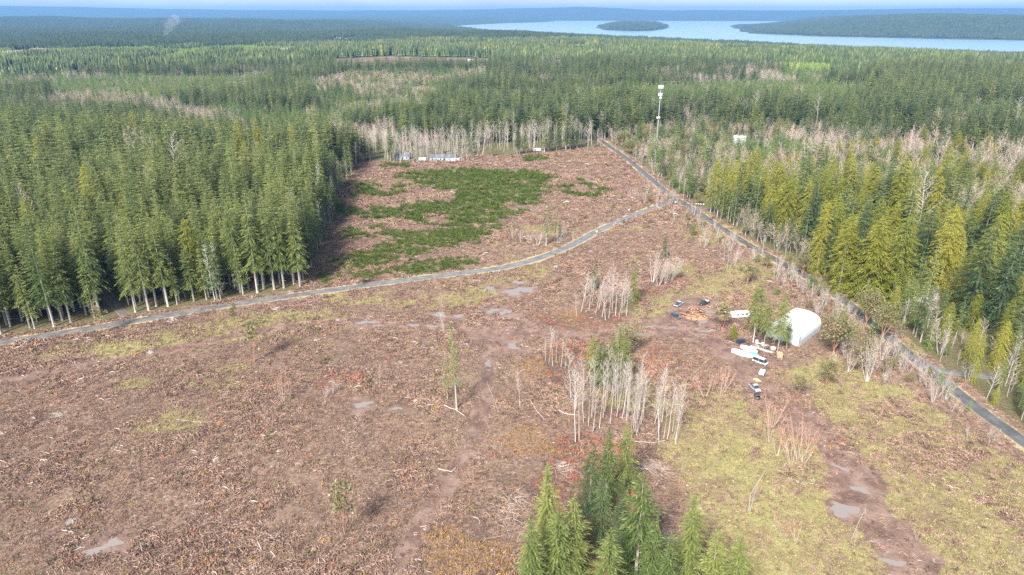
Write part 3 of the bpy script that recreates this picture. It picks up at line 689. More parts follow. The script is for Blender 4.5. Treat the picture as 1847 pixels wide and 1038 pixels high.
# ------------------------------------------------------------------ forest stands (photo pixels of the ground under them, height, kind)
STANDS = [(GP(p, z0), k, h) for p, k, h, z0 in (
    ([(1280,372),(1440,460),(1500,505),(1540,540),(1700,560),(1860,600),(1860,455),(1640,400),(1430,375),(1290,360)], 'cedar', 34, 0),
    ([(1560,570),(1700,565),(1900,600),(1900,830),(1780,735),(1660,640)], 'rightmix', 16, 0),
    ([(660,290),(830,287),(1090,262),(1080,252),(950,258),(800,268),(660,274)], 'alderrow', 24, 0),
    ([(1100,262),(1150,292),(1260,366),(1300,378),(1300,330),(1330,260),(1440,262),(1450,235),(1230,238),(1150,245)], 'rightbare', 17, 0),
    ([(575,470),(602,405),(624,345),(655,288),(640,286),(610,335),(585,400),(558,466)], 'edgebare', 20, 0),
    ([(500,245),(600,240),(690,236),(720,250),(715,285),(650,286),(640,268),(560,262)], 'bare', 15, 0),
    ([(320,252),(385,258),(400,240),(330,238)], 'bare', 12, 0),
    ([(80,185),(160,200),(260,215),(430,235),(440,222),(330,198),(240,180),(90,172)], 'bare', 15, 0),
    ([(90,180),(250,190),(420,178),(480,165),(470,140),(250,138),(90,150)], 'young', 11, 0),
    ([(600,205),(700,215),(790,180),(890,150),(880,128),(640,132),(560,150),(560,180)], 'youngbare', 12, 0),
    ([(1060,205),(1240,205),(1420,200),(1570,190),(1570,158),(1400,150),(1200,155),(1060,165)], 'young', 12, 0),
    ([(1420,150),(1560,148),(1560,132),(1400,130)], 'young', 12, -4),
    ([(1740,225),(1860,228),(1860,195),(1750,190)], 'young', 14, 0),
    ([(1290,365),(1440,385),(1640,410),(1860,465),(1860,275),(1700,268),(1500,280),(1330,300)], 'youngmix', 17, 0),
    ([(1570,195),(1740,215),(1860,200),(1860,120),(1560,140)], 'tall', 33, 0),
    ([(720,255),(1085,250),(1250,235),(1230,190),(900,190),(720,225)], 'dark', 31, 0),
    ([(1230,235),(1450,232),(1700,262),(1860,262),(1860,235),(1600,205),(1230,205)], 'dark', 31, 0),
    ([(1560,130),(1250,140),(1000,160),(900,150),(890,128),(1000,115),(1560,112)], 'dark', 30, -3),
    ([(-300,700),(-300,260),(300,270),(480,268),(610,290),(650,286),(560,520),(-100,640)], 'leftstand', 30, 0),
    ([(-300,260),(-300,210),(80,205),(440,240),(500,262),(300,272)], 'dark', 27, 0),
)]
def classify(x, y):
    out = np.full(x.shape, -1)
    wx = x + (fbm(x, y, 40, 141, 3) - .5) * 26; wy = y + (fbm(x, y, 40, 147, 3) - .5) * 26
    for k, (P, kd, h) in enumerate(STANDS):
        m = (out < 0)
        if m.any():
            q = np.zeros(x.shape, bool); q[m] = sdist(P, wx[m], wy[m]) > 0; out[q] = k
    return out
def blocked(x, y, mg=0.0):
    op = np.full(x.shape, -1e9)
    for P in OPEN: op = np.maximum(op, sdist(P, x, y))
    d = np.minimum(ldist(roadA[::2], x, y) - 8.5, ldist(roadB[::2], x, y) - 6.5)
    for L, w in ((driveA, 7), (driveB, 4), (driveC, 3.6), (driveD, 4)): d = np.minimum(d, ldist(L, x, y) - w)
    hs = np.full(x.shape, 1e9)
    for cx, cy_, rr in HOUSE_CLEAR: hs = np.minimum(hs, np.hypot(x - cx, y - cy_) - rr)
    return (op > -1.0) | (d < 0) | (hs < 0)
HOUSE_CLEAR = [(*G(1668, 532), 9), (*G(726, 284), 8), (*G(800, 287), 11), (*G(975, 274), 5), (*G(1332, 256), 16), (*G(1184, 262), 4)]

X, Y = [], []
for s_, r0, r1 in ((5.2, 150, 560), (6.8, 560, 1000), (8.6, 1000, 1700)):
    a, b = grid_points(s_, r0, r1); X.append(a); Y.append(b)
X = np.concatenate(X); Y = np.concatenate(Y)
k = ~blocked(X, Y) & ~((fbm(X, Y, 48, 921, 3) > .66) & (rng.uniform(0, 1, len(X)) < .75)); X, Y = X[k], Y[k]
ST = classify(X, Y); Rr = np.hypot(X, Y); u = rng.uniform(0, 1, len(X)); u2 = rng.uniform(0, 1, len(X)); nz = fbm(X, Y, 260, 205, 3); nz2 = fbm(X, Y, 70, 215, 3)
kind = np.full(len(X), 'fir_mid', dtype=object); hh = np.zeros(len(X)); keep = np.ones(len(X), bool)
for q, (P, kd, h) in enumerate(STANDS + [(None, 'default', 27)]):
    m = (ST == q) if kd != 'default' else (ST == -1)
    n = m.sum(); 
    if not n: continue
    uu, vv = u[m], u2[m]; H = h * (.68 + .54 * vv); K = np.full(n, 'fir_mid', dtype=object); kp = np.ones(n, bool)
    if kd == 'cedar': K[:] = np.where(uu < .56, 'cedar', np.where(uu < .82, 'fird_mid', np.where(uu < .98, 'fir_mid', 'alder'))); H *= np.where(uu < .42, .92, 1.1); kp = rng.uniform(0, 1, n) < .5
    elif kd == 'rightmix': K[:] = np.where(uu < .40, 'alder', np.where(uu < .55, 'alder_clump', np.where(uu < .88, 'fir_mid', 'cedar'))); H *= np.where(uu < .55, .8, 1.05) * np.where(vv < .3, .55, 1)
    elif kd == 'alderrow': K[:] = np.where(uu < .93, 'pole_alder', 'fird_mid'); H *= np.where(uu < .93, .95, .8); kp = rng.uniform(0, 1, n) < .95
    elif kd == 'rightbare': K[:] = np.where(uu < .30, 'pink_tree', np.where(uu < .46, 'alder', np.where(uu < .66, 'madrone', np.where(uu < .86, 'fird_mid', 'young_mid')))); H *= np.where(uu < .66, .8, 1.2); kp = rng.uniform(0, 1, n) < .7
    elif kd == 'edgebare': K[:] = np.where(uu < .55, 'pole_alder', 'fir_mid'); H *= np.where(uu < .55, .9, 1.3)
    elif kd == 'bare': K[:] = np.where(uu < .6, 'pink_tree', np.where(uu < .90, 'alder', 'fird_mid')); kp = rng.uniform(0, 1, n) < .6
    elif kd == 'young': K[:] = np.where(uu < .96, 'young_mid', 'pink_tree')
    elif kd == 'youngbare': K[:] = np.where(nz2[m] > .52, np.where(uu < .7, 'young_mid', 'fird_mid'), np.where(uu < .45, 'pink_tree', np.where(uu < .55, 'madrone', 'young_mid'))); H *= np.where(K == 'fird_mid', 1.6, 1)
    elif kd == 'youngmix': K[:] = np.where(uu < .38, 'young_mid', np.where(uu < .56, 'fird_mid', np.where(uu < .62, 'cedar', np.where((uu < .84) | (nz2[m] > .60), 'pink_tree', 'madrone')))); K[(nz2[m] > .64) & (uu < .4)] = 'pink_tree'; H *= np.where(uu < .55, .85, np.where(uu < .78, 1.2, .75))
    elif kd == 'dark': K[:] = np.where(uu < .62, 'fird_mid', np.where(uu < .99, 'fir_mid', 'alder')); H *= (.75 + .5 * nz2[m]); K[(fbm(X[m], Y[m], 95, 333, 3) > .60) & (uu > .4)] = 'pink_tree'; H[K == 'pink_tree'] *= .6
    elif kd == 'tall': K[:] = np.where(uu < .5, 'fird_mid', 'fir_mid')
    elif kd == 'leftstand': K[:] = np.where(uu < .80, 'fir_mid', np.where(uu < .985, 'fird_mid', np.where(uu < .99, 'alder', 'cedar'))); H *= (1.06 + .28 * nz2[m])
    else:
        K[:] = np.where(nz[m] < .40, np.where(uu < .85, 'young_mid', 'fird_mid'), np.where(uu < .5, 'fird_mid', 'fir_mid')); K[(uu > .96) | ((fbm(X[m], Y[m], 120, 305, 3) > .63) & (uu > .35))] = 'pink_tree'
        H *= np.where(K == 'young_mid', .48, np.where(K == 'pink_tree', .55, .85 + .4 * (nz2[m] - .3)))
    kind[m] = K; hh[m] = H; keep[m] = kp
X, Y, hh, kind, ST, Rr = X[keep], Y[keep], hh[keep], kind[keep], ST[keep], Rr[keep]
hh = hh * rng.uniform(.92, 1.08, len(hh)) * (.78 + .44 * fbm(X, Y, 34, 911, 3))
SN = np.array([s[1] for s in STANDS] + ['default'], dtype=object)[ST]

# the largest of each kind in the picture become single trees
px, py = proj(X, Y, hh * .5); szz = hh * F / np.hypot(Rr, CAMZ); vis = (px > -20) & (px < PW + 20) & (py < PH + 30)
single = np.zeros(len(X), bool)
def top(mask, n):
    idx = np.where(mask & vis)[0]; idx = idx[np.argsort(-szz[idx])][:n]; single[idx] = True; return idx
FIRK = np.isin(kind, ['fir_mid', 'fird_mid'])
ROAD_D = ldist(roadA[::2], X, Y)
def place_single(idx, fn):
    for i in idx: fn(i)
def fir_label(i):
    p = px[i]; s = SN[i]
    if s == 'leftstand':
        row = 'front row' if ROAD_D[i] < 20 else ('second rank' if ROAD_D[i] < 40 else ('inner' if ROAD_D[i] < 75 else 'deep interior'))
        zone = 'left of the dark side track' if p < 225 else ('between side track and white dead tree' if p < 395 else ('between white dead tree and clearing' if p < 520 else 'at the clearing corner'))
        return row + ' fir of the dense forest ' + zone, row + ' firs ' + zone
    if s == 'rightmix': return 'fir among bare alders right of the road bend', 'firs among alders right of the road'
    if s in ('cedar', 'youngmix'): return 'dark green fir among yellow cedars right of the road', 'firs among the cedars'
    return 'dark fir in the forest behind the clearing', 'firs behind the clearing'
for i in top(FIRK, 285):
    lb, g = fir_label(i); kd = ('fird_hi' if kind[i] == 'fird_mid' else ('fir_edge' if SN[i] == 'leftstand' else 'fir_hi')); 
    if SN[i] == 'leftstand' and kind[i] == 'fird_mid': kd = 'fir_edge'
    tree(kd, X[i], Y[i], hh[i], lb, g)
ROADB_D = ldist(roadB[::2], X, Y)
for i in top(kind == 'cedar', 150):
    w_ = 'lining the right road' if ROADB_D[i] < 22 else ('in the second rank behind the right road' if ROADB_D[i] < 50 else 'deep in the right forest')
    w_ += ' above the shed' if px[i] < 1560 else ' towards the right edge'
    tree('cedar_hi', X[i], Y[i], hh[i], 'yellow green cedar ' + w_, 'cedars ' + w_)
for i in top(np.isin(kind, ['alder', 'pole_alder']), 215):
    s = SN[i]; lb = {'alderrow': ('pale bare alder in the row behind the far clearing', 'alder row behind the clearing'), 'rightmix': ('pale bare alder beside the road at right', 'alders right of the road'), 'edgebare': ('pale bare alder on the forest edge left of the clearing', 'alders on the clearing edge')}.get(s, ('pale bare alder scattered among the evergreen trees', 'alders among evergreens'))
    tree(kind[i], X[i], Y[i], hh[i], *lb)
for i in top(kind == 'madrone', 60): tree('madrone', X[i], Y[i], hh[i] * .8, 'rounded olive broadleaf tree in the mixed woods right of the road', 'broadleaf trees in the mixed woods')
for i in top(np.isin(kind, ['pink_tree', 'alder_clump']), 120): tree(kind[i], X[i], Y[i], hh[i], 'bare many stemmed tree in the woods beyond the road', 'bare trees in the woods')
rest = ~single
def scatter_kinds(name, kinds, label, cat, m):
    protos = []; first = {}
    for kd in kinds:
        src = {'cedar': 'cedar_hi'}.get(kd, kd); first[kd] = (len(protos), len(KINDS[src]), KINDS[src][0][2])
        protos += [merged(c, t) for c, t, _ in KINDS[src]]
    idx = np.where(m & np.isin(kind, kinds))[0]; pick = np.zeros(len(idx), int); S = np.zeros((len(idx), 3))
    rv = rng.integers(0, 1000, len(idx)); wd = rng.uniform(.8, 1.3, len(idx)) * np.where(Rr[idx] > 560, 1.22, 1.0)
    for kd, (b, n, h0) in first.items():
        mm = kind[idx] == kd; pick[mm] = b + rv[mm] % n; sc = hh[idx][mm] / h0; S[mm] = np.stack([sc * wd[mm], sc * wd[mm], sc], -1)
    P = np.stack([X[idx], Y[idx], gz(X[idx], Y[idx]) - .15], -1)
    return scatter(name, P, S, rng.uniform(0, 6.28, len(idx)), protos, pick, label, cat)
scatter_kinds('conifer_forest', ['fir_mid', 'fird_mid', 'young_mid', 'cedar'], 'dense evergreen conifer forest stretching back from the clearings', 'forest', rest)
scatter_kinds('bare_woodland', ['alder', 'pole_alder', 'pink_tree', 'alder_clump', 'madrone'], 'pale leafless woodland and broadleaf trees between the conifer stands', 'woodland', rest)

# far forest: patches of small trees out to the islands and the far shores
def patch(seed, mat, size, n, h, wide=.16):
    r = np.random.default_rng(seed); V = []; Fq = []; T = []
    for q in range(n):
        x, y = r.uniform(-size / 2, size / 2, 2); H = h * r.uniform(.7, 1.15); rd = H * wide * r.uniform(.8, 1.2); tt = r.uniform(0, .8); a0 = r.uniform(0, 6)
        for lv, (z0, z1, rr) in enumerate(((.12, .55, 1.0), (.35, .8, .72), (.62, 1.0, .42))):
            b = len(V); nn = 5
            for w in range(nn):
                a = a0 + lv * .6 + 6.283 * w / nn; q_ = rr * rd * r.uniform(.75, 1.2); V.append((x + math.cos(a) * q_, y + math.sin(a) * q_, H * (z0 + r.uniform(-.04, .04)))); T.append(tt)
            V.append((x + r.normal(0, .2), y + r.normal(0, .2), H * z1)); T.append(min(1, tt + .25))
            Fq += [(b + w, b + (w + 1) % nn, b + nn) for w in range(nn)]
    return (np.array(V), Fq, np.array(T), [mat], None)
FP = [patch(300 + q, M['fir_dark'], 46, 60, 28) for q in range(4)] + [patch(320 + q, M['fir'], 46, 60, 27) for q in range(3)] + [patch(340 + q, M['fir_young'], 46, 80, 17, .2) for q in range(3)] + [patch(360 + q, M['fir_far'], 46, 60, 26) for q in range(3)] + [patch(380 + q, M['pink_twig'], 46, 70, 11, .30) for q in range(2)]
def far_patches(s_, r0, r1, scale):
    fx, fy = grid_points(s_, r0, r1, .5); z = gz(fx, fy)
    ok = (z > WZ + 5)
    for P in (clear_far,): ok &= sdist(P, fx, fy) < -18
    fx, fy, z = fx[ok], fy[ok], z[ok]; n1 = fbm(fx, fy, 420, 401, 3); uu = rng.uniform(0, 1, len(fx))
    pk = np.where(n1 < .36, 7 + (uu * 3).astype(int), np.where(n1 < .56, (uu * 4).astype(int), np.where(rng.uniform(0, 1, len(fx)) < .12, 4 + (uu * 3).astype(int), (uu * 4).astype(int))))
    pk = np.where((np.hypot(fx, fy) > 3800) & (pk >= 7), (uu * 4).astype(int), pk); pk = np.where(np.hypot(fx, fy) > 2500 + 900 * n1, 10 + (uu * 3).astype(int), pk); pk = np.where((fbm(fx, fy, 190, 433, 3) > .62) & (np.hypot(fx, fy) < 3600), 13 + (uu * 2).astype(int), pk); drop = (rng.uniform(0, 1, len(fx)) < .04)
    S = np.full(len(fx), 1.0) * rng.uniform(.85, 1.15, len(fx)); S = np.stack([np.full(len(fx), scale)] * 2 + [S], -1)
    return np.stack([fx, fy, z - 1.0], -1)[~drop], S[~drop], pk[~drop]
A_ = far_patches(40, 1700, 4200, 1.0); B_ = far_patches(62, 4200, 9800, 1.55)
P = np.vstack([A_[0], B_[0]]); S = np.vstack([A_[1], B_[1]]); pk = np.concatenate([A_[2], B_[2]])
scatter('far_forest', P, S, rng.integers(0, 4, len(P)) * 1.5708 + rng.uniform(-.2, .2, len(P)), FP, pk, 'distant dark forest fading to blue around the bay', 'forest')

# ------------------------------------------------------------------ ground cover of the cut-over fields
def clump(seed, mat, n, ln, w, hgt, spread):
    r = np.random.default_rng(seed); V = []; Fq = []; T = []
    for q in range(n):
        a = r.uniform(0, 6.283); c = r.normal(0, spread, 2); L_ = ln * r.uniform(.5, 1.2); hq = hgt * r.uniform(.4, 1.2); ww = w * r.uniform(.6, 1.4); tt = r.uniform(0, 1) ** 1.2
        d = np.array([math.cos(a), math.sin(a)]); s_ = np.array([-d[1], d[0]]); b = len(V)
        for t, z in ((0, 0), (.5, hq), (1, hq * r.uniform(.1, .7))):
            p = c + d * L_ * (t - .3); wq = ww * (1 if t < 1 else .35)
            V += [(*(p - s_ * wq / 2), z - .03 + r.normal(0, .05)), (*(p + s_ * wq / 2), z - .03 + r.normal(0, .05))]; T += [tt, tt]
        Fq += [(b, b + 1, b + 3, b + 2), (b + 2, b + 3, b + 5, b + 4)]
    return (np.array(V), Fq, np.array(T), [mat], None)
def shrub(seed, mat, n, rad_, hgt, leaf):
    r = np.random.default_rng(seed); u = r.normal(0, 1, (n, 3)); u[:, 2] = abs(u[:, 2]); u /= np.linalg.norm(u, axis=1)[:, None]
    P = u * np.array([rad_, rad_, hgt]) * r.uniform(.45, 1, (n, 1)); fw = u + r.normal(0, .4, (n, 3)) + np.array([0, 0, .8]); fw /= np.linalg.norm(fw, axis=1)[:, None]
    sd = np.cross(fw, r.normal(0, 1, (n, 3))); sd /= np.linalg.norm(sd, axis=1)[:, None]
    V, Fq, T = quads_from(P, fw, sd, leaf * r.uniform(.7, 1.3, n), leaf * .35 * r.uniform(.7, 1.3, n), np.zeros(n), np.clip(r.normal(.35, .22, n), 0, 1), r)
    return (V, Fq, T, [mat], None)
BR = [clump(500 + q, M['brush'], 28, 1.05, .060, .38, .45) for q in range(5)] + [clump(520 + q, M['brush_red'], 16, .8, .09, .5, .4) for q in range(2)] + [clump(530 + q, M['brush_orange'], 16, .9, .10, .6, .35) for q in range(2)] + [clump(540 + q, M['stick'], 3, 1.6, .07, .2, .6) for q in range(3)] + [shrub(560 + q, M['madrone'], 26, .6, .6, .4) for q in range(1)]
GR = [clump(600 + q, M['grass'], 14, .7, .09, .30, .5) for q in range(4)]
BM = [shrub(620 + q, M['broom'], 60, 1.25, 1.5, .55) for q in range(4)]
def field_points(s_, r0, r1):
    a, b = grid_points(s_, r0, r1, 1.0)
    op = np.full(a.shape, -1e9)
    for Pq in (openA, openB): op = np.maximum(op, sdist(Pq, a, b))
    k = op > -7; return a[k], b[k]
fx, fy, fs = [], [], []
for s_, r0, r1, sc in ((1.02, 100, 260, 1.0), (1.35, 260, 400, 1.25), (2.1, 400, 720, 1.9)):
    a, b = field_points(s_, r0, r1); fx.append(a); fy.append(b); fs.append(np.full(len(a), sc))
fx, fy, fs = map(np.concatenate, (fx, fy, fs))
Z = zones(fx, fy); uu = rng.uniform(0, 1, len(fx)); dens = fbm(fx, fy, 5, 701, 3)
okd = (Z['road_d'] > 3.7)
for px_, py_, a, b, t in PUD:
    cx, cy_ = G(px_, py_); okd &= ((fx - cx) / (a + .4)) ** 2 + ((fy - cy_) / (b + .6)) ** 2 > 1.3
for P_ in (driveA, driveB): okd &= ldist(P_, fx, fy) > 2.5
okd &= sdist(GP([(1378,606),(1441,628),(1495,600),(1440,575)]), fx, fy) < 0
isg = (Z['grass'] * (1.15 - .6 * sm(.46, .62, fbm(fx, fy, 9, 733, 4))) + (uu - .5) * .6) > .5; mudm = (Z['mud'] > .35); brm = Z['broom'] > .15 + .7 * rng.uniform(0, 1, len(fx))
patchy = fbm(fx, fy, 21, 811, 4); mb_ = okd & ~isg & ~mudm & ~brm & (dens > .28 + .16 * sm(.52, .70, patchy))
mb_ |= okd & isg & ~mudm & (uu < .10 + .4 * sm(.45, .65, patchy))
mb_ |= okd & mudm & (rng.uniform(0, 1, len(fx)) < .22)
pk = np.where(uu < .80, (uu * 1000).astype(int) % 5, np.where(uu < .82, 5 + (uu * 1000).astype(int) % 2, np.where(uu < .84, 7, np.where(uu < .975, 9 + (uu * 10000).astype(int) % 3, 12))))
pk = np.where((Z['orange'] > .25 + .5 * rng.uniform(0, 1, len(fx))) & (rng.uniform(0, 1, len(fx)) < .55), 7 + (uu * 1000).astype(int) % 2, pk)
pk = np.where((Z['dark'] > .5) & (rng.uniform(0, 1, len(fx)) < .45), 5 + (uu * 1000).astype(int) % 2, pk)
rdg = abs(fbm(fx * .6 + fy * .5, fy * .8 - fx * .4, 46, 951, 3) - .5) < .016
pk = np.where(rdg & (rng.uniform(0, 1, len(fx)) < .22), 9 + (uu * 10000).astype(int) % 3, pk); fs = np.where(rdg & mb_, fs * 1.35, fs)
tallp = fbm(fx, fy, 13, 961, 3); fs = np.where(mb_, fs * (.72 + .62 * sm(.42, .72, tallp)), fs)
def field_scatter(name, m, protos, pick, smin, smax, label, cat, mult=1.0):
    P = np.stack([fx[m], fy[m], gz(fx[m], fy[m]) - .02], -1); n = len(P)
    scatter(name, P, fs[m] * rng.uniform(smin, smax, n) * mult, rng.uniform(0, 6.28, n), protos, pick[m], label, cat, tilt=rng.normal(0, .12, (n, 2)))
field_scatter('dead_brush', mb_, BR, pk, .6, 1.35, 'brown dead bracken and logging slash covering the cleared fields', 'brush')
field_scatter('dry_grass', okd & ~mudm & (((isg | (Z['verge'] > .5)) & (uu > .35)) | (rng.uniform(0, 1, len(fx)) < .05 + .25 * sm(.50, .66, fbm(fx, fy, 19, 977, 4)))), GR, (uu * 1000).astype(int) % 4, .6, 1.3, 'yellow green rough grass around the muddy tracks', 'grass')
field_scatter('broom_thicket', okd & brm & (uu < .62), BM, (uu * 1000).astype(int) % 4, .3, 1.2, 'dark green broom thicket spreading over the far clearing', 'shrubs', .8)

# ------------------------------------------------------------------ single trees and shrubs standing in the open
def T(kind_, bx, by, topy, label, group=None, wide=1.0, cat='tree', var=None):
    x, y = G(bx, by); return tree(kind_, x, y, h_from(bx, by, topy), label, group, var, wide, cat)
g = None
for kd, bx, by, tp, w, lb in (
    ('fir_hi', 985, 1040, 838, 1.25, 'tall fir at the left of the cluster by the bottom edge'),
    ('fir_hi', 1003, 1075, 915, 1.32, 'lower fir in front of the leftmost tall fir, bottom edge'),
    ('fird_hi', 1062, 930, 800, 1.12, 'dark fir behind the brown gap in the bottom cluster'),
    ('fir_hi', 1092, 915, 770, 1.06, 'fir reaching up under the pale alder trunks'),
    ('fir_hi', 1124, 890, 760, 1.06, 'narrow fir topping the back of the bottom cluster'),
    ('fird_hi', 1082, 985, 860, 1.06, 'shaded dark fir in the middle of the bottom cluster'),
    ('fir_hi', 1146, 1045, 850, 1.32, 'tall fir with a pale trunk line right of the brown gap'),
    ('fir_hi', 1168, 1085, 930, 1.19, 'fir crowding the right flank of the pale trunked fir'),
    ('fir_hi', 1090, 1118, 950, 1.19, 'pointed bright fir cut by the bottom edge, centre'),
    ('fir_hi', 1232, 1075, 890, 1.25, 'separate fir standing right of the bottom cluster'),
    ('fir_hi', 1272, 1130, 955, 1.19, 'small fir tip at the bottom edge, middle of three'),
    ('fir_hi', 1312, 1135, 968, 1.19, 'rightmost fir tip at the bottom edge'),
    ('fir_hi', 1032, 1050, 893, 1.2, 'fir filling the middle of the bottom cluster'),
    ('fir_hi', 1196, 1115, 962, 1.2, 'low fir between the pale trunked fir and the separate fir'),
    ('fir_hi', 958, 1100, 930, 1.1, 'fir at the outer left of the bottom cluster, cut by the edge'),
    ('fird_hi', 1118, 1015, 885, 1.1, 'shaded fir behind the pale trunked fir'),
    ('cedar_hi', 1472, 492, 362, 1.0, 'large golden cedar nearest the road above the shed'),
    ('cedar_hi', 1512, 525, 382, 1.15, 'large golden cedar second along the road above the shed'),
    ('cedar_hi', 1560, 545, 392, 1.35, 'broad golden cedar in the middle of the cedar row'),
    ('cedar_hi', 1606, 548, 386, 1.25, 'tall golden cedar left of the dark roofed house'),
    ('fird_hi', 1655, 508, 360, 1.0, 'tall dark fir behind the dark roofed house'),
    ('cedar_hi', 1690, 530, 370, 1.0, 'golden cedar behind the dark roofed house'),
    ('fird_hi', 1742, 585, 395, 1.3, 'very broad grey green fir right of the dark roofed house'),
    ('fird_hi', 1790, 600, 420, 1.2, 'broad grey green fir towards the right edge'),
    ('fird_hi', 1832, 640, 470, 1.1, 'grey green fir at the right edge above the driveway'),
    ('thin_fir', 824, 738, 588, 1.1, 'slender fir with white stem standing alone in the brown field'),
    ('thin_fir', 808, 722, 640, 1.0, 'shorter slender fir beside the lone white stemmed fir'),
    ('fir_hi', 1082, 700, 612, 1.35, 'leftmost green fir in the clump below the mud track'),
    ('fir_hi', 1103, 690, 600, 1.35, 'middle green fir in the clump below the mud track'),
    ('fir_hi', 1127, 694, 606, 1.35, 'rightmost green fir in the clump below the mud track'),
    ('fir_hi', 1068, 668, 604, 1.3, 'rear left fir of the clump below the mud track'),
    ('fir_hi', 1115, 664, 590, 1.2, 'rear right fir of the clump below the mud track'),
    ('fir_hi', 1141, 548, 472, 1.15, 'bushy yellow green fir among bare alders above the track'),
    ('fird_hi', 1073, 524, 474, 1.2, 'small dark fir behind the bare alders above the track'),
    ('thin_fir', 985, 442, 366, 1.6, 'tall light green fir in the far clearing by the road curve'),
    ('thin_fir', 1000, 436, 378, 1.5, 'second light green fir in the far clearing'),
    ('fird_hi', 1010, 428, 396, .9, 'small dark fir at the right of the far clearing thicket'),
    ('fird_hi', 1197, 468, 420, 1.0, 'dark fir top behind the white alder clump'),
    ('yard_fir', 1358, 620, 510, .85, 'bare trunked fir left of the white shed'),
    ('yard_fir', 1377, 629, 545, .75, 'shorter fir between the yard firs by the shed'),
    ('yard_fir', 1402, 636, 525, .78, 'tall fir in front of the white shed end wall'),
    ('yard_fir', 1418, 630, 575, .7, 'small fir overlapping the white shed roof'),
    ('cedar_hi', 1752, 690, 600, .6, 'narrow bright green conical tree by the right driveway'),
    ('cedar_hi', 1322, 610, 585, 1.6, 'low bushy yellow green evergreen left of the yard firs'),
    ('cedar_hi', 1520, 590, 560, 1.0, 'yellow green evergreen at the bend behind the shed'),
    ('madrone', 1502, 640, 552, 1.1, 'large rounded broadleaf tree right against the white shed'),
    ('madrone', 1560, 590, 508, .9, 'rounded pale olive tree in front of the cedars'),
    ('madrone', 1592, 618, 540, .9, 'olive broadleaf tree left of the road below the house'),
    ('madrone', 1550, 665, 590, .8, 'brownish broadleaf tree below the shed broadleaf'),
    ('madrone', 1445, 500, 445, .8, 'broadleaf tree covering the road before the cedars'),
    ('madrone', 1420, 492, 450, .6, 'small broadleaf left of the road covering tree'),
    ('madrone', 1131, 640, 578, 1.0, 'brown olive broadleaf at the back of the middle clump'),
    ('madrone', 1490, 700, 640, .8, 'scrubby broadleaf at the top of the right meadow'),
    ('madrone', 1440, 712, 668, .8, 'yellow green scrub beside the parked truck'),
    ('thin_madrone', 1348, 515, 462, 1.5, 'small broadleaf with brown trunk in the grass above the yard'),
    ('thin_madrone', 1302, 595, 535, 1.6, 'thin orange tinted tree beside the camper'),
    ('thin_madrone', 1237, 415, 378, 1.8, 'olive tree below the road junction'),
    ('thin_madrone', 628, 523, 455, 0.94, 'lone small broadleaf by the road left of the green clearing'),
    ('thin_madrone', 186, 600, 535, 1.08, 'lone small broadleaf beside the road at far left'),
    ('thin_madrone', 424, 600, 535, 0.86, 'thin broadleaf beside the road, in front of the left forest'),
    ('thin_madrone', 459, 655, 565, 1.15, 'wispy brown sapling in the left field below the road'),
    ('thin_madrone', 622, 965, 838, 0.94, 'lone thin sapling in the brown field, lower left'),
    ('thin_madrone', 724, 560, 536, 1.2, 'tiny green sapling in the grass above the track'),
    ('snag', 398, 540, 436, .5, 'white dead tree at the left forest edge'),
    ('snag', 388, 543, 440, .5, 'thin grey dead tree next to the white one at the forest edge'),
    ('snag', 580, 400, 292, .45, 'grey dead spire above the left forest near the clearing'),
    ('alder', 797, 560, 520, .6, 'lone leaning white stick tree above the puddled track'),
    ('alder_clump', 800, 600, 545, .5, 'thin bare sapling between the puddles on the track')):
    T(kd, bx, by, tp, lb, wide=w)
# pale pole stand below the middle clump
pp = random.Random(3); Pst = GP([(1036,800),(1030,735),(1075,722),(1150,728),(1222,780),(1222,822),(1160,812),(1100,770)]); n = 0
while n < 60:
    x, y = pp.uniform(20, 70), pp.uniform(140, 260)
    if sdist(Pst, np.array([x]), np.array([y]))[0] > 0:
        tree('pole_alder', x, y, pp.uniform(13, 22), 'pale bare alder pole in the stand above the bottom firs', 'alder poles above the bottom firs', n, .8); n += 1
def bunch(kd, pts, hts, label, group, wide=1.0):
    for q, (a, b) in enumerate(pts): 
        x, y = G(a, b); tree(kd, x, y, hts[q % len(hts)], label, group, q, wide)
bunch('pole_alder', [(990,655),(997,660),(1003,652),(1012,662),(984,650),(1020,664),(1038,800),(1030,722),(1048,700),(1058,690),(1066,712)], [14,16,12,13,10,14,25,19,13,11,11], 'pale bare alder at the left side of the middle clump', 'alders left of the middle clump')
bunch('alder', [(1062,560),(1074,566),(1086,572),(1098,574),(1110,570),(1122,562),(1055,545),(1092,555),(1130,570),(1104,560),(1040,570),(1068,548),(1080,558),(1116,576),(1092,578),(1048,562),(1126,552)], [17,16,19,18,20,17,13,19,17,21,12], 'white bare alder in the clump above the mud track', 'alders above the mud track')
bunch('pole_alder', [(700 + 7.3 * q + 3 * math.sin(q * 2.1), 293.5 - .035 * 7 * q * .25 + 1.2 * math.sin(q * 1.7)) for q in range(22)] + [(703 + 6.1 * q + 2 * math.sin(q * 3.1), 292.2 + 1.0 * math.sin(q * 2.7)) for q in range(24)], [16,20,14,22,18,12,19], 'pale bare alder standing before the far houses', 'alders before the far houses')
bunch('alder_clump', [(1176,512),(1188,516),(1200,514),(1210,508),(1215,502)], [16,14,17,15,12], 'many stemmed white alder clump above the yard', 'white alders above the yard')
bunch('alder_clump', [(940,438),(955,440),(970,444),(925,432),(1018,428),(1008,440)], [8,9,11,7,10,10], 'pinkish bare shrub in the far clearing by the road curve', 'bare shrubs by the road curve')
bunch('alder', [(1306,470),(1312,486),(1318,455),(1296,440),(1326,478),(1275,430),(1262,410)], [14,16,12,9,12,8,8], 'white bare alder beside the road below the junction', 'alders below the junction')
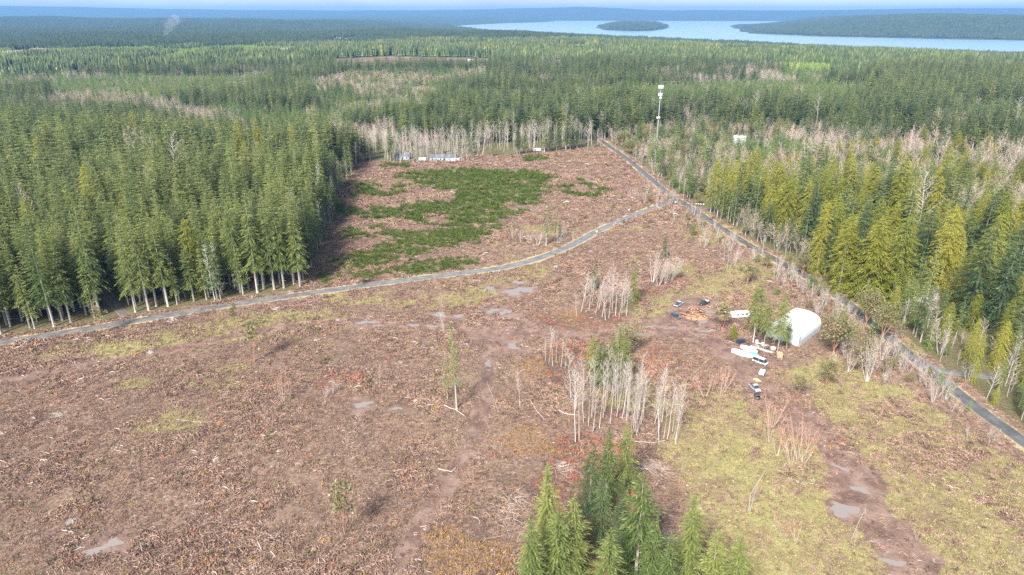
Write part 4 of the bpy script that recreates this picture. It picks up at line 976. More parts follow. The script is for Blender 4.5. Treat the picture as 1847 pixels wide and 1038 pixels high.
bunch('alder_clump', [(1402,490),(1424,505),(1440,520),(1465,540),(1482,548),(1510,560),(1412,515),(1450,528)], [9,10,8,9,8,9,7,8], 'bare roadside shrub between the yard and the road', 'bare shrubs above the shed')
bunch('alder_clump', [(1565,690),(1575,672),(1600,664),(1640,672),(1672,700),(1692,715),(1660,690),(1704,722),(1612,640),(1745,690),(1500,668),(1530,672),(1590,650)], [15,13,11,9,10,11,9,8,9,9,8,9,10], 'white bare tree lining the near side of the right road', 'bare trees along the right road')
bunch('alder_clump', [(1745,790),(1785,800)], [4.5,6], 'small bleached bush on the bank of the right road', 'bleached bushes on the bank')
bunch('orange_shrub', [(512,728),(522,715),(500,712)], [13,9,7], 'orange tinted bare sapling group in the left field', 'orange saplings in the left field', .7)
bunch('orange_shrub', [(1272,716),(1282,705),(1300,712),(1310,700),(1260,690)], [9,8,10,8,6], 'reddish bare shrub on the grass below the yard', 'reddish shrubs below the yard')
bunch('orange_shrub', [(1388,800),(1402,822),(1440,830),(1428,838),(1450,835),(1392,770),(1458,812)], [14,11,15,14,12,13,9], 'orange stemmed bare sapling at the muddy track', 'orange saplings by the muddy track', .8)
bunch('orange_shrub', [(1400,960),(1412,968),(1436,978),(1655,975),(1378,985)], [6,5,6,5,5], 'small reddish bush in the right meadow', 'small reddish bushes in the meadow')
bunch('alder', [(1352,925),(1540,990),(1835,1020),(1560,940)], [9,6,6,5], 'spindly bare white sapling in the right meadow', 'white saplings in the meadow', .6)
bunch('alder_clump', [(600,710),(588,715),(612,706)], [6,5,6], 'grey bare bush in the left field', 'grey bushes in the left field')
bunch('alder', [(938,735),(685,700),(446,735),(700,560)], [14,9,6,6], 'thin bare white sapling standing in the brown field', 'white saplings in the brown field', .6)

# scrub belt on the near side of the right road
rb = random.Random(21); RB = roadB[(roadB[:, 1] > 175) & (roadB[:, 1] < 480)]; shed_p = GP([(1376,606),(1441,632),(1500,603),(1440,568)]); n = 0
while n < 190:
    q = rb.randrange(1, len(RB) - 1); tx, ty = RB[q + 1] - RB[q - 1]; ln = math.hypot(tx, ty); off = 5.5 + 24 * rb.random() ** 2.0; nx, ny = -ty / ln, tx / ln
    if nx * 1.0 + ny * .6 > 0: nx, ny = -nx, -ny
    x, y = RB[q][0] + nx * off + rb.uniform(-2, 2), RB[q][1] + ny * off + rb.uniform(-2, 2)
    if sdist(shed_p, np.array([x]), np.array([y]))[0] > -4 or (y < 205 and off > 12): continue
    n += 1; kd = rb.choices(['alder_clump', 'pink_tree', 'madrone', 'young_mid', 'orange_shrub'], [.46, .24, .10, .10, .10])[0]
    side = 'above the shed' if y > 300 else 'below the shed'
    lb = {'alder_clump': 'pale bare shrub', 'pink_tree': 'pinkish bare shrub', 'madrone': 'olive leafy shrub', 'young_mid': 'small green fir', 'orange_shrub': 'orange stemmed bare shrub'}[kd]
    tree(kd, x, y, {'alder_clump': 7, 'pink_tree': 6, 'madrone': 6.5, 'young_mid': 7, 'orange_shrub': 4}[kd] * rb.uniform(.6, 1.35), lb + ' in the roadside scrub ' + side, lb + 's in the roadside scrub ' + side, cat='shrub' if kd != 'young_mid' else 'tree')

# heaps of bleached branches, fallen poles
def heap(bx, by, rad_, n, label, mat='stick', name='brush_pile'):
    x, y = G(bx, by); m = MB(); r = np.random.default_rng(int(bx * 7 + by))
    for q in range(n):
        c = r.normal(0, rad_ * .4, 2); a = r.uniform(0, 6.3); ln = rad_ * r.uniform(.4, 1.1); z0 = r.uniform(0, .9) * max(.1, 1 - np.hypot(*c) / rad_); dz = r.normal(0, .35)
        m.tube((c[0], c[1], max(.05, z0)), (c[0] + math.cos(a) * ln, c[1] + math.sin(a) * ln, max(.05, z0 + dz)), r.uniform(.02, .06), .015, 4, tint=r.uniform(0, 1))
    o = m.obj(name, M[mat]); o.location = (x, y, gz1(x, y)); return tag(o, label, 'brush pile')
heap(1012, 842, 5, 90, 'white heap of bleached branches behind the bottom firs')
heap(925, 905, 5, 70, 'pale fallen branches left of the bottom firs')
heap(930, 935, 6, 80, 'grey tangle of dead branches beside the leftmost bottom fir')
heap(1180, 845, 5, 80, 'grey tangle of branches at the foot of the alder poles')
heap(1190, 975, 5, 60, 'bleached tangle between the bottom firs and the meadow')
heap(105, 755, 4, 40, 'grey branch heap in the far left field')
heap(100, 820, 4, 36, 'second grey branch heap lower in the left field')
heap(490, 975, 3.5, 40, 'grey stump tangle in the bottom left field')
heap(395, 766, 2.2, 70, 'bright orange dead conifer branch lying in the left field', 'orange_twig', 'fallen_branch')
heap(1185, 455, 4, 40, 'pale slash heap behind the white alder clump')
heap(1138, 560, 4, 30, 'white stump pile at the edge of the yard')
def pole(pts, r0, label, mat='stick'):
    m = MB(); P = [G(a, b) for a, b in pts]; x0, y0 = P[0]
    for q in range(len(P) - 1):
        za, zb = gz1(*P[q]) + .35, gz1(*P[q + 1]) + .35
        m.tube((P[q][0] - x0, P[q][1] - y0, za), (P[q + 1][0] - x0, P[q + 1][1] - y0, zb), r0 * (1 - .3 * q / len(P)), r0 * (1 - .3 * (q + 1) / len(P)), 6, tint=.7)
    o = m.obj('fallen_log', M[mat]); o.location = (x0, y0, 0); return tag(o, label, 'log')
pole([(801,733),(812,738),(822,741),(838,752)], .16, 'white fallen log at the foot of the lone slender firs')
pole([(1008,742),(1020,748),(1042,752)], .15, 'white fallen pole left of the alder stand')
pole([(955,722),(968,745),(982,760)], .12, 'leaning grey pole below the middle clump')
pole([(790,848),(815,853),(822,846)], .13, 'pale fallen log near the middle of the dirt track')
pole([(318,762),(355,765),(392,766)], .06, 'thin bleached stem leading to the orange branch')
pole([(1145,798),(1180,800),(1200,796)], .14, 'white pole lying across the foot of the alders')
pole([(878,690),(890,720),(900,745)], .07, 'thin dark stick beside the field track')
pole([(1535,975),(1548,945),(1558,925)], .09, 'bleached stick on the muddy track edge')
pole([(1350,925),(1353,895),(1372,865),(1380,850)], .08, 'curved white stick lying in the meadow')

# ------------------------------------------------------------------ buildings, vehicles, things
M['white'] = plain('white_sheet', (.64, .65, .67), .5, var=.05, scale=.6); M['whitewall'] = plain('white_panel', (.46, .49, .52), .5, var=.05, scale=.8)
M['seam'] = plain('grey_seam', (.45, .48, .50), .5); M['dark'] = plain('dark_metal', (.05, .05, .055), .5); M['glass'] = plain('dark_glass', (.03, .04, .05), .12, spec=.6)
M['tyre'] = plain('tyre_rubber', (.03, .03, .03), .8); M['rim'] = plain('wheel_rim', (.45, .45, .46), .35, .6)
M['navy'] = plain('navy_paint', (.02, .035, .075), .3, var=.05, spec=.5); M['slate'] = plain('slate_paint', (.07, .085, .11), .3, var=.05); M['silver'] = plain('silver_paint', (.50, .52, .54), .35, .2, var=.05)
M['wpaint'] = plain('white_paint', (.62, .63, .65), .35, var=.04); M['blue'] = plain('blue_tarp', (.12, .33, .62), .5); M['shingle'] = plain('dark_shingles', (.085, .09, .10), .85, scale=8); M['greyroof'] = plain('grey_roof', (.15, .17, .20), .6, scale=2)
M['siding'] = plain('pale_siding', (.55, .50, .44), .7, scale=2); M['cream'] = plain('cream_siding', (.66, .62, .55), .7); M['timber'] = plain('fresh_timber', (.60, .40, .24), .7, scale=2); M['card'] = plain('cardboard', (.50, .33, .20), .8)
M['galv'] = plain('galvanised_steel', (.48, .50, .52), .45, .3, var=.05); M['polewood'] = plain('pole_wood', (.38, .32, .27), .85, scale=1); M['lamp'] = plain('headlamp', (.75, .77, .8), .15, spec=.6)
M['logbark'] = plain('log_bark', (.26, .15, .105), .9, scale=4); M['logend'] = plain('log_end', (.60, .38, .22), .8, scale=6); M['yellow'] = plain('yellow_sign', (.75, .50, .05), .5); M['sawdust'] = plain('sawdust', (.36, .20, .125), .95, scale=3); M['rock'] = plain('pale_rock', (.27, .25, .23), .9, var=.25, scale=2); M['red'] = plain('stop_red', (.5, .03, .03), .5)

# arched fabric shed
cnr_l = np.array(G(1381, 607)); cnr_r = np.array(G(1441.5, 626)); ax = cnr_r - cnr_l; SW = float(np.linalg.norm(ax)); rot = math.atan2(ax[1], ax[0]); SL = 21.0; SH = 6.7
shed = thing('arched_shed', 'white arched fabric shed with translucent end wall behind the yard firs', 'shed', (cnr_l[0], cnr_l[1], 0), rot)
def arch(n=22, off=0.0):
    out = []
    for q in range(n + 1):
        t = math.pi * q / n; cx = -math.cos(t); sy = math.sin(t)
        out.append((SW / 2 + (SW / 2 + off) * np.sign(cx) * abs(cx) ** .80, 2.0 + (SH - 2.0 + off) * sy ** .82))
    return out
pr = arch(); nb_ = 9
for q in range(nb_):       # roof sheets between the hoops
    y0, y1 = SL * q / nb_ + .02, SL * (q + 1) / nb_ - .02; m = MB(); a, b = pr, arch(off=.09); k_ = len(a)
    V = [(x, y, z) for y in (y0, y1) for x, z in b]; m.add(V, [(j, j + 1, k_ + j + 1, k_ + j) for j in range(k_ - 1)]); m.obj('roof_sheet', M['white'], shed, smooth=True)
for q in range(nb_ + 1):   # hoops
    m = MB(); y = SL * q / nb_
    for j in range(len(pr) - 1): m.tube((pr[j][0], y, pr[j][1]), (pr[j + 1][0], y, pr[j + 1][1]), .06, .06, 4, cap=False)
    m.obj('hoop', M['galv'], shed)
for x0, x1 in ((-.06, .06), (SW - .06, SW + .06)):
    o = MB().box(x0, x1, 0, SL, 0, 2.02).obj('side_wall', M['whitewall'], shed)
    MB().box(x0 - .03, x1 + .03, 0, SL, .95, 1.02).obj('seam', M['seam'], o)
for y0, nme in ((-.02, 'end_wall'), (SL + .02, 'end_wall')):
    m = MB(); V = [(0, y0, 0)] + [(x, y0, z) for x, z in pr] + [(SW, y0, 0)]; m.add(V, [tuple(range(len(V)))]); e = m.obj(nme, M['whitewall'], shed)
    if y0 < 0:
        for x in (2.7, 5.4, 8.1, 10.8, 13.5):
            if x < SW - 1: MB().box(x - .05, x + .05, y0 - .07, y0 - .01, 0, 4.6 if 3 < x < SW - 3 else 3.6).obj('end_rib', M['seam'], e)
        MB().box(1.0, 3.0, y0 - .05, y0 - .012, 0.05, 2.4).obj('door', M['seam'], e); MB().box(3.3, 4.3, y0 - .05, y0 - .012, 2.6, 3.6).obj('vent_window', M['glass'], e)
MB().box(SW - .25, SW - .08, -.2, -.03, 0, 4.3).obj('corner_post', M['dark'], shed); MB().box(0, SW, -.14, -.1, .9, .98).obj('base_rail', M['seam'], shed)

def at(o, px_, py_, deg, z=0.0):
    x, y = G(px_, py_); o.location = (x, y, gz1(x, y) + z); o.rotation_euler = (0, 0, math.radians(deg)); return o
def vehicle(name, label, cat, kind_, px_, py_, deg, paint, L_=4.7, W_=1.85, H_=1.55):
    t = thing(name, label, cat, (0, 0, 0)); at(t, px_, py_, deg); hw = W_ / 2; x0, x1 = -L_ / 2, L_ / 2; b = .32 ; s = .92 if kind_ == 'pickup' else .88
    body = MB(); prof = [(x0 + .05, b), (x1 - .12, b), (x1, b + .2), (x1 - .05, s - .08), (x1 - .45, s), (x0 + .1, s), (x0, s - .12), (x0, b + .12)]
    body.prism(prof, -hw, hw); bo = body.obj('body', paint, t)
    if kind_ == 'pickup': ca, cb_, cc, cd = -L_ * .12, -L_ * .06, L_ * .13, L_ * .26
    elif kind_ == 'van': ca, cb_, cc, cd = x0 + .02, x0 + .1, L_ * .28, L_ * .42
    else: ca, cb_, cc, cd = x0 + .08, x0 + .35, L_ * .08, L_ * .27
    ins = .16; V = [(ca, -hw + .03, s), (cd, -hw + .03, s), (cc, -hw + ins, H_ - .03), (cb_, -hw + ins, H_ - .03)]; V += [(x, -y, z) for x, y, z in V]
    MB().add(V, [(0, 1, 2, 3), (7, 6, 5, 4), (1, 5, 6, 2), (4, 0, 3, 7)]).obj('window', M['glass'], t)
    MB().box(cb_ - .04, cc + .04, -hw + ins - .03, hw - ins + .03, H_ - .05, H_ + .03).obj('roof', paint, t)
    for x in (ca + (cb_ - ca) * .5, (ca + cd) / 2, cd - (cd - cc) * .5):
        for sg in (-1, 1): MB().tube((x, sg * (hw - .02), s), (x - (.1 if x > 0 else -.02), sg * (hw - ins + .01), H_), .045, .04, 4).obj('pillar', paint, t)
    if kind_ == 'pickup': MB().box(x0 + .12, ca - .1, -hw + .12, hw - .12, s + .003, s + .02).obj('bed_liner', M['dark'], t)
    for x in (x0 + L_ * .19, x1 - L_ * .18):
        for sg in (-1, 1):
            w = MB().wheel((x, sg * (hw - .1), .34), .34, .24).obj('wheel', M['tyre'], t); MB().wheel((x, sg * (hw + .025), .34), .2, .03, 10).obj('rim', M['rim'], w)
    for sg in (-1, 1): MB().box(x1 - .06, x1 + .015, sg * hw * .75 - .16, sg * hw * .75 + .16, .6, .76).obj('headlight', M['lamp'], t)
    MB().box(x0 - .06, x0 + .02, -hw * .95, hw * .95, b + .02, b + .2).obj('bumper', M['dark'], t); MB().box(x1 - .02, x1 + .06, -hw * .92, hw * .92, b - .02, b + .16).obj('bumper', M['dark'], t)
    return t
vehicle('parked_car', 'dark blue grey car parked on the mud left of the log pile', 'car', 'suv', 1219, 573, -58, M['slate'])
vehicle('pickup_truck', 'silver pickup truck parked at the grass edge above the car', 'pickup truck', 'pickup', 1224, 551, 48, M['silver'], 5.6, 1.95, 1.8)
vehicle('pickup_truck', 'white backed pickup truck behind the log pile', 'pickup truck', 'pickup', 1270, 549, 215, M['dark'], 5.6, 1.95, 1.8)
vehicle('parked_car', 'dark navy car under the yard firs', 'car', 'suv', 1338, 619, 25, M['navy'], 4.6, 1.85, 1.65)
vehicle('van', 'white van parked at the end of the covered row', 'van', 'van', 1371, 655, -48, M['wpaint'], 5.4, 2.0, 2.1)
vehicle('pickup_truck', 'old silver pickup truck at the bottom of the junk row', 'pickup truck', 'pickup', 1361, 702, -80, M['silver'], 5.2, 1.95, 1.8)
# flat white panel standing on the black pickup's bed
o = MB().box(-1.2, 1.2, -.9, .9, 0, .12, .03).obj('white_board', M['wpaint']); at(o, 1273, 547, 215, 1.02); tag(o, 'white board lying on the truck behind the log pile', 'board')
def camper(px_, py_, deg, label, L_=7.0, W_=2.4, H_=2.7):
    t = thing('camper_trailer', label, 'trailer', (0, 0, 0)); at(t, px_, py_, deg)
    MB().box(-L_ / 2, L_ / 2, -W_ / 2, W_ / 2, .5, H_, .12).obj('body', M['wpaint'], t)
    for x in (-1.9, .2, 2.0): MB().box(x, x + .9, -W_ / 2 - .02, -W_ / 2 + .03, 1.5, 2.1).obj('window', M['glass'], t)
    MB().box(-.9, -.25, -W_ / 2 - .025, -W_ / 2 + .03, .6, 2.3).obj('door', M['whitewall'], t); MB().box(-.5, .5, -.4, .4, H_ - .01, H_ + .22, .04).obj('roof_vent', M['whitewall'], t)
    for sg in (-1, 1): MB().wheel((.4, sg * (W_ / 2 - .1), .34), .34, .22).obj('wheel', M['tyre'], t)
    MB().tube((L_ / 2, -.5, .5), (L_ / 2 + 1.2, 0, .5), .05, .05, 5).tube((L_ / 2, .5, .5), (L_ / 2 + 1.2, 0, .5), .05, .05, 5).obj('drawbar', M['dark'], t); return t
camper(1334, 573, 8, 'white camper trailer partly hidden by the yard firs', 7.6)
def covered(px_, py_, deg, L_, W_, H_, label, mat, cat='covered boat', name='covered_boat'):
    n, k_ = 18, 12; V = []; r = np.random.default_rng(int(px_ * 3))
    for a in range(n + 1):
        t = a / n; w = W_ / 2 * (math.sin(math.pi * min(1, .12 + t * .95)) ** .45 if t < 1 else .12); h = H_ * (.75 + .25 * math.sin(math.pi * t))
        for b in range(k_ + 1):
            u_ = math.pi * b / k_; V.append((-L_ / 2 + L_ * t, -w * math.cos(u_) * 1.0, max(.02, h * math.sin(u_) ** .6 * (1 + r.normal(0, .05)))))
    Fq = [(a * (k_ + 1) + b, (a + 1) * (k_ + 1) + b, (a + 1) * (k_ + 1) + b + 1, a * (k_ + 1) + b + 1) for a in range(n) for b in range(k_)]
    t_ = thing(name, label, cat, (0, 0, 0)); at(t_, px_, py_, deg); mesh_obj('cover', V, Fq, mat, t_); 
    for x in (-L_ * .3, L_ * .25): MB().tube((x, -W_ / 2 - .02, .12), (x, W_ / 2 + .02, .12), .09, .09, 5).obj('skid', M['polewood'], t_)
    m = MB()
    for q in range(k_): m.tube(V[(k_ + 1) * 7 + q] if False else (V[(k_+1)*7+q][0], V[(k_+1)*7+q][1]*1.01, V[(k_+1)*7+q][2]+.015), (V[(k_+1)*7+q+1][0], V[(k_+1)*7+q+1][1]*1.01, V[(k_+1)*7+q+1][2]+.015), .025, .025, 4, cap=False)
    m.obj('rope', M['polewood'], t_); return t_
covered(1339, 640, -40, 8.2, 2.6, 1.5, 'long white tarp covered boat at the left of the junk row', M['white'])
covered(1351, 632, -48, 6.8, 2.6, 1.3, 'shorter white covered boat beside the long one', M['white'])
covered(1360, 643, -40, 3.4, 2.2, 1.5, 'light blue tarp bundle between white boats and van', M['blue'], 'tarp bundle', 'tarp_bundle')
o = MB().box(-4.5, 4.5, -.35, .35, 0, .5, .06).obj('white_beam', M['wpaint']); at(o, 1374, 632, -40, .02); tag(o, 'long white beam lying right of the covered boats', 'beam')
for q in range(7):
    rq = random.Random(q); o = MB().box(-1.4, 1.4, -.5, .5, 0, .08).obj('scrap_sheet', M['whitewall'] if q % 2 else M['white']); at(o, 1369 + rq.uniform(-9, 12), 620 + rq.uniform(-3, 5), rq.uniform(0, 180), .03 + q * .09); o.rotation_euler[0] = rq.uniform(-.03, .03); tag(o, 'white scrap sheet in the pile in front of the shed', 'sheet', 'scrap sheets before the shed')
def crate(px_, py_, deg, s_, label, mat):
    t = thing('wooden_crate', label, 'crate', (0, 0, 0)); at(t, px_, py_, deg)
    for q in range(4): MB().box(-s_ / 2, s_ / 2, -s_ / 2 - .03, -s_ / 2, q * s_ / 4 + .02, (q + 1) * s_ / 4 - .02).obj('slat', mat, t)
    MB().box(-s_ / 2 + .01, s_ / 2 - .01, -s_ / 2 + .01, s_ / 2 - .01, .01, s_ * .97).obj('box', mat, t); MB().box(-s_ / 2 - .05, s_ / 2 + .05, -s_ / 2 - .05, s_ / 2 + .05, s_ * .97, s_ + .05).obj('lid', mat, t); return t
crate(1405, 645, -5, 1.9, 'tan plywood crate at the right end of the shed yard', M['card']); crate(1394, 632, 20, 1.3, 'small pale yellow crate behind the tan crate', M['cream']); crate(1302, 577, 10, 1.8, 'pale pink crate left of the camper', M['card'])
# white machine, firewood, pipe
t = thing('utility_trailer', 'small white utility trailer below the van', 'trailer', (0, 0, 0)); at(t, 1374, 676, 60)
MB().box(-1.5, 1.5, -.9, .9, .5, 1.5, .08).obj('body', M['wpaint'], t); MB().box(-1.45, 1.45, -.93, -.9, .7, 1.2).obj('panel', M['seam'], t)
for sg in (-1, 1): MB().wheel((0, sg * .98, .3), .3, .18).obj('wheel', M['tyre'], t)
MB().tube((1.5, 0, .5), (2.6, 0, .45), .05, .05, 5).obj('drawbar', M['dark'], t)
for q in range(10):
    lg = MB(); lg.tube((0, 0, 0), (0, 2.2, 0), .14, .13, 7); o = lg.obj('plank', M['timber']); at(o, 1366 + 1.7 * (q % 5), 690, 20, .15 + .26 * (q // 5)); tag(o, 'orange timber pole stacked below the white utility trailer', 'timber', 'timber stack below the trailer')
cp = thing('steel_pipe', 'dark open ended pipe at the head of the muddy track', 'pipe', (0, 0, 0)); at(cp, 1366, 722, 80, .9)
m = MB(); n_ = 16
V = [(x, r_ * math.cos(6.283 * k_ / n_), r_ * math.sin(6.283 * k_ / n_)) for x, r_ in ((0, .9), (0, .82), (2.4, .82), (2.4, .9)) for k_ in range(n_)]
m.add(V, [(a * n_ + k_, a * n_ + (k_ + 1) % n_, ((a + 1) % 4) * n_ + (k_ + 1) % n_, ((a + 1) % 4) * n_ + k_) for a in range(4) for k_ in range(n_)]); m.obj('shell', M['dark'], cp)
for x in (.1, 2.3): MB().tube((x - .06, 0, -.0), (x + .06, 0, 0), .94, .94, 16, cap=False).obj('collar', M['polewood'], cp)

# log pile
lc = G(1253, 570); rl = random.Random(9); lgm = []
for q in range(6):
    b = MB(); Ls = [2.2, 2.8, 3.4, 2.5, 3.0, 1.9][q]; rr = [.26, .3, .22, .34, .25, .28][q]; b.tube((0, 0, 0), (0, 0, Ls), rr, rr * .9, 9, cap=False); e = MB(); e.add([(rr * math.cos(6.283 * k_ / 9), rr * math.sin(6.283 * k_ / 9), z) for z in (0, Ls) for k_ in range(9)], [tuple(range(8, -1, -1)), tuple(range(9, 18))]); lgm.append((mb_mesh('bark', b, M['logbark']), mb_mesh('cut_end', e, M['logend']), Ls))
for q in range(140):
    a = rl.uniform(0, 6.283); rr = abs(rl.gauss(0, .48)); rr = min(rr, 1.0); x = lc[0] + math.cos(a) * rr * 5.0; y = lc[1] + math.sin(a) * rr * 4.0; z = rl.uniform(.25, .35 + 4.2 * max(0, 1 - rr)); b, e, Ls = lgm[q % 6]
    t = thing('cut_log', 'cut brown log in the heaped log pile beside the parked car', 'log', (x, y, z), 0, 'logs in the log pile'); t.rotation_euler = (math.radians(90) + rl.uniform(-.35, .35), 0, rl.uniform(0, 6.283))
    for nme, me in (('bark', b), ('cut_end', e)): o = bpy.data.objects.new(nme, me); C.objects.link(o); o.parent = t
hp = []; hr = np.random.default_rng(4)
for a in range(9):
    for k_ in range(24): t_ = a / 8; hp.append((math.cos(k_ * .2618) * 5.2 * t_ * (1 + hr.normal(0, .05)), math.sin(k_ * .2618) * 3.6 * t_ * (1 + hr.normal(0, .05)) - 1.2, 2.2 * (1 - t_) ** 1.1 + .02))
o = mesh_obj('sawdust_mound', hp, [(a * 24 + k_, a * 24 + 24 + k_, a * 24 + 24 + (k_ + 1) % 24, a * 24 + (k_ + 1) % 24) for a in range(8) for k_ in range(24)], M['sawdust'], smooth=True); o.location = (lc[0], lc[1], .02); tag(o, 'orange brown sawdust and bark mound under the log pile', 'sawdust')

# houses
def house(name, label, px_, py_, deg, L_, W_, H_, RH, wall, roof, over=.4, z=None, chim=False, cat='house', win=True):
    t = thing(name, label, cat, (0, 0, 0)); at(t, px_, py_, deg)
    if z is not None: t.location.z = z
    MB().box(-L_ / 2, L_ / 2, -W_ / 2, W_ / 2, -.3, H_).obj('wall', wall, t)
    g_ = MB(); 
    for sg in (-1, 1): x = sg * (L_ / 2 - .03); g_.add([(x, -W_ / 2, H_), (x, W_ / 2, H_), (x, 0, H_ + RH)], [(0, 1, 2) if sg > 0 else (2, 1, 0)])
    g_.obj('gable', wall, t)
    for sg in (-1, 1):
        e = over; s2 = RH / (W_ / 2); V = [(-L_ / 2 - e, sg * (W_ / 2 + e), H_ - e * s2), (L_ / 2 + e, sg * (W_ / 2 + e), H_ - e * s2), (L_ / 2 + e, 0, H_ + RH), (-L_ / 2 - e, 0, H_ + RH)]; V += [(a, b, c + .14) for a, b, c in V]
        MB().add(V, [(3,2,1,0),(4,5,6,7),(0,1,5,4),(1,2,6,5),(2,3,7,6),(3,0,4,7)]).obj('roof_slope', roof, t)
    if win:
        nx = max(2, int(L_ / 3.2))
        for q in range(nx):
            x = -L_ / 2 + L_ * (q + .5) / nx; f = MB().box(x - .65, x + .65, -W_ / 2 - .05, -W_ / 2 - .003, 1.0, 2.2).obj('window', M['wpaint'], t); MB().box(x - .55, x + .55, -W_ / 2 - .07, -W_ / 2 - .052, 1.1, 2.1).obj('pane', M['glass'], f)
        MB().box(L_ * .02, L_ * .02 + .95, -W_ / 2 - .06, -W_ / 2 - .003, 0, 2.1).obj('door', M['dark'], t)
    if chim: MB().box(-1.2, -.5, .6, 1.3, H_, H_ + RH + 1.0).obj('chimney', M['siding'], t)
    return t
house('house', 'dark roofed house with pale walls half hidden in the right forest', 1668, 540, 38, 11, 8, 3.0, 2.4, M['cream'], M['shingle'], chim=True)
house('house', 'grey roofed house at the left end of the alder row', 726, 287, -4, 13, 9, 3.4, 2.2, M['whitewall'], M['greyroof'])
house('long_house', 'long low blue grey roofed building behind the alder row', 800, 289, -3, 22, 9, 3.0, 2.0, M['whitewall'], M['greyroof'])
house('shed', 'white roofed building among bare trees right of the mast', 1332, 256, -6, 12, 8, 5.0, 1.2, M['whitewall'], M['white'], cat='building')
house('barn', 'far white roofed barn at the distant clearing', 848, 112, 0, 14, 9, 4, 2, M['whitewall'], M['white'], cat='barn')
camper(762, 290, 5, 'white camper between the two houses at the far clearing', 6.5); camper(822, 291, -8, 'white camper in front of the long low building', 7)
camper(968, 273, 6, 'white camper under the right part of the alder row', 7.5); vehicle('van', 'white van beside the camper in the alder row', 'van', 'van', 982, 273, 15, M['wpaint'], 5.6, 2.0, 2.2)
for q, (a, b) in enumerate(((1478,63.5),(1486,64),(1492,64.2),(1499,64.2),(1506,64.4),(1514,64.6),(1524,65),(1540,65.5),(1430,61.5))):
    x, y = G(a, b, WZ); d = 1.004; t = house('house', 'tiny white house on the shore of the big island', 900, 300, 10 * q, 16, 11, 5, 3, M['wpaint'], M['white'] if q % 2 else M['greyroof'], win=False)
    x *= 1.012; y *= 1.012; t.location = (x, y, gz1(x, y)); t['group'] = 'houses on the island shore'

# phone mast
mx0, my0 = G(1184, 262); mh = h_from(1184, 262, 153)
t = thing('phone_mast', 'tall white phone mast rising above the trees right of centre', 'mast', (mx0, my0, gz1(mx0, my0)))
MB().tube((0, 0, 0), (0, 0, mh * .5), .48, .4, 12).tube((0, 0, mh * .5), (0, 0, mh), .4, .28, 12).obj('pole', M['galv'], t)
for zc_, rr, ph in ((mh - 1.6, 2.2, 2.9), (mh - 8.5, 1.7, 2.4)):
    pl = MB()
    for k_ in range(12): a, b = 6.283 * k_ / 12, 6.283 * (k_ + 1) / 12; pl.tube((rr * math.cos(a), rr * math.sin(a), zc_ - .2), (rr * math.cos(b), rr * math.sin(b), zc_ - .2), .07, .07, 4)
    for k_ in range(6): a = 6.283 * k_ / 6; pl.tube((0, 0, zc_ - .2), (rr * math.cos(a), rr * math.sin(a), zc_ - .2), .08, .06, 4)
    po = pl.obj('platform', M['galv'], t)
    for k_ in range(12):
        a = 6.283 * k_ / 12; c, s_ = math.cos(a), math.sin(a); b = MB().box(-.12, .12, -.28, .28, -ph / 2, ph / 2, .03); b.v = [((rr + .2 + x) * c - y * s_, (rr + .2 + x) * s_ + y * c, z + zc_) for x, y, z in b.v]; b.obj('antenna', M['wpaint'], po)
for k_, (a, zz) in enumerate(((-2.6, .47), (-.4, .47), (-1.5, .80))):
    c = np.array([math.cos(a), math.sin(a), 0]); MB().tube(c * .5 + [0, 0, mh * zz], c * 1.5 + [0, 0, mh * zz], .8, 1.2, 14).obj('dish', M['wpaint'], t)
# poles, signs, mailboxes along the roads
def upole(bx, by, tp, label):
    x, y = G(bx, by); h = h_from(bx, by, tp); t = thing('utility_pole', label, 'utility pole', (x, y, gz1(x, y)), .6); MB().tube((0, 0, -.3), (0, 0, h), .16, .11, 8).obj('pole', M['polewood'], t)
    ca = MB().box(-1.2, 1.2, -.06, .06, h - .9, h - .76).obj('crossarm', M['polewood'], t)
    for x_ in (-1.05, -.4, .4, 1.05): MB().tube((x_, 0, h - .76), (x_, 0, h - .55), .05, .04, 6).obj('insulator', M['glass'], ca)
upole(1288, 385, 352, 'wooden utility pole right of the road junction'); upole(1232, 364, 322, 'tall utility pole at the road junction'); upole(1312, 403, 372, 'utility pole at the fir edge below the junction')
upole(1110, 272, 246, 'utility pole where the far road meets the trees'); upole(1146, 292, 266, 'utility pole along the far stretch of road'); upole(1033, 437, 416, 'short wooden pole by the road curve'); upole(1374, 462, 425, 'utility pole beside the shaded road stretch')
def sign(bx, by, label, mat, shape, h=2.4, s_=.75):
    x, y = G(bx, by); t = thing('road_sign', label, 'sign', (x, y, gz1(x, y)), -.2); MB().tube((0, 0, -.2), (0, 0, h), .045, .045, 6).obj('post', M['galv'], t); n_ = shape; ph = math.pi / n_ if n_ == 8 else 0
    V = [(s_ * math.cos(6.283 * k_ / n_ + ph), y_, h - .2 + s_ * math.sin(6.283 * k_ / n_ + ph)) for y_ in (-.09, -.06) for k_ in range(n_)]
    MB().add(V, [tuple(range(n_)), tuple(range(2 * n_ - 1, n_ - 1, -1))] + [(k_, n_ + k_, n_ + (k_ + 1) % n_, (k_ + 1) % n_) for k_ in range(n_)]).obj('plate', mat, t)
sign(1076, 424, 'yellow diamond warning sign beside the curving road', M['yellow'], 4); sign(1134, 384, 'pale sign plate on a post along the road curve', M['wpaint'], 4, 2.2, .6); sign(1218, 371, 'white backed sign post on the corner of the junction', M['galv'], 8, 2.6, .6)
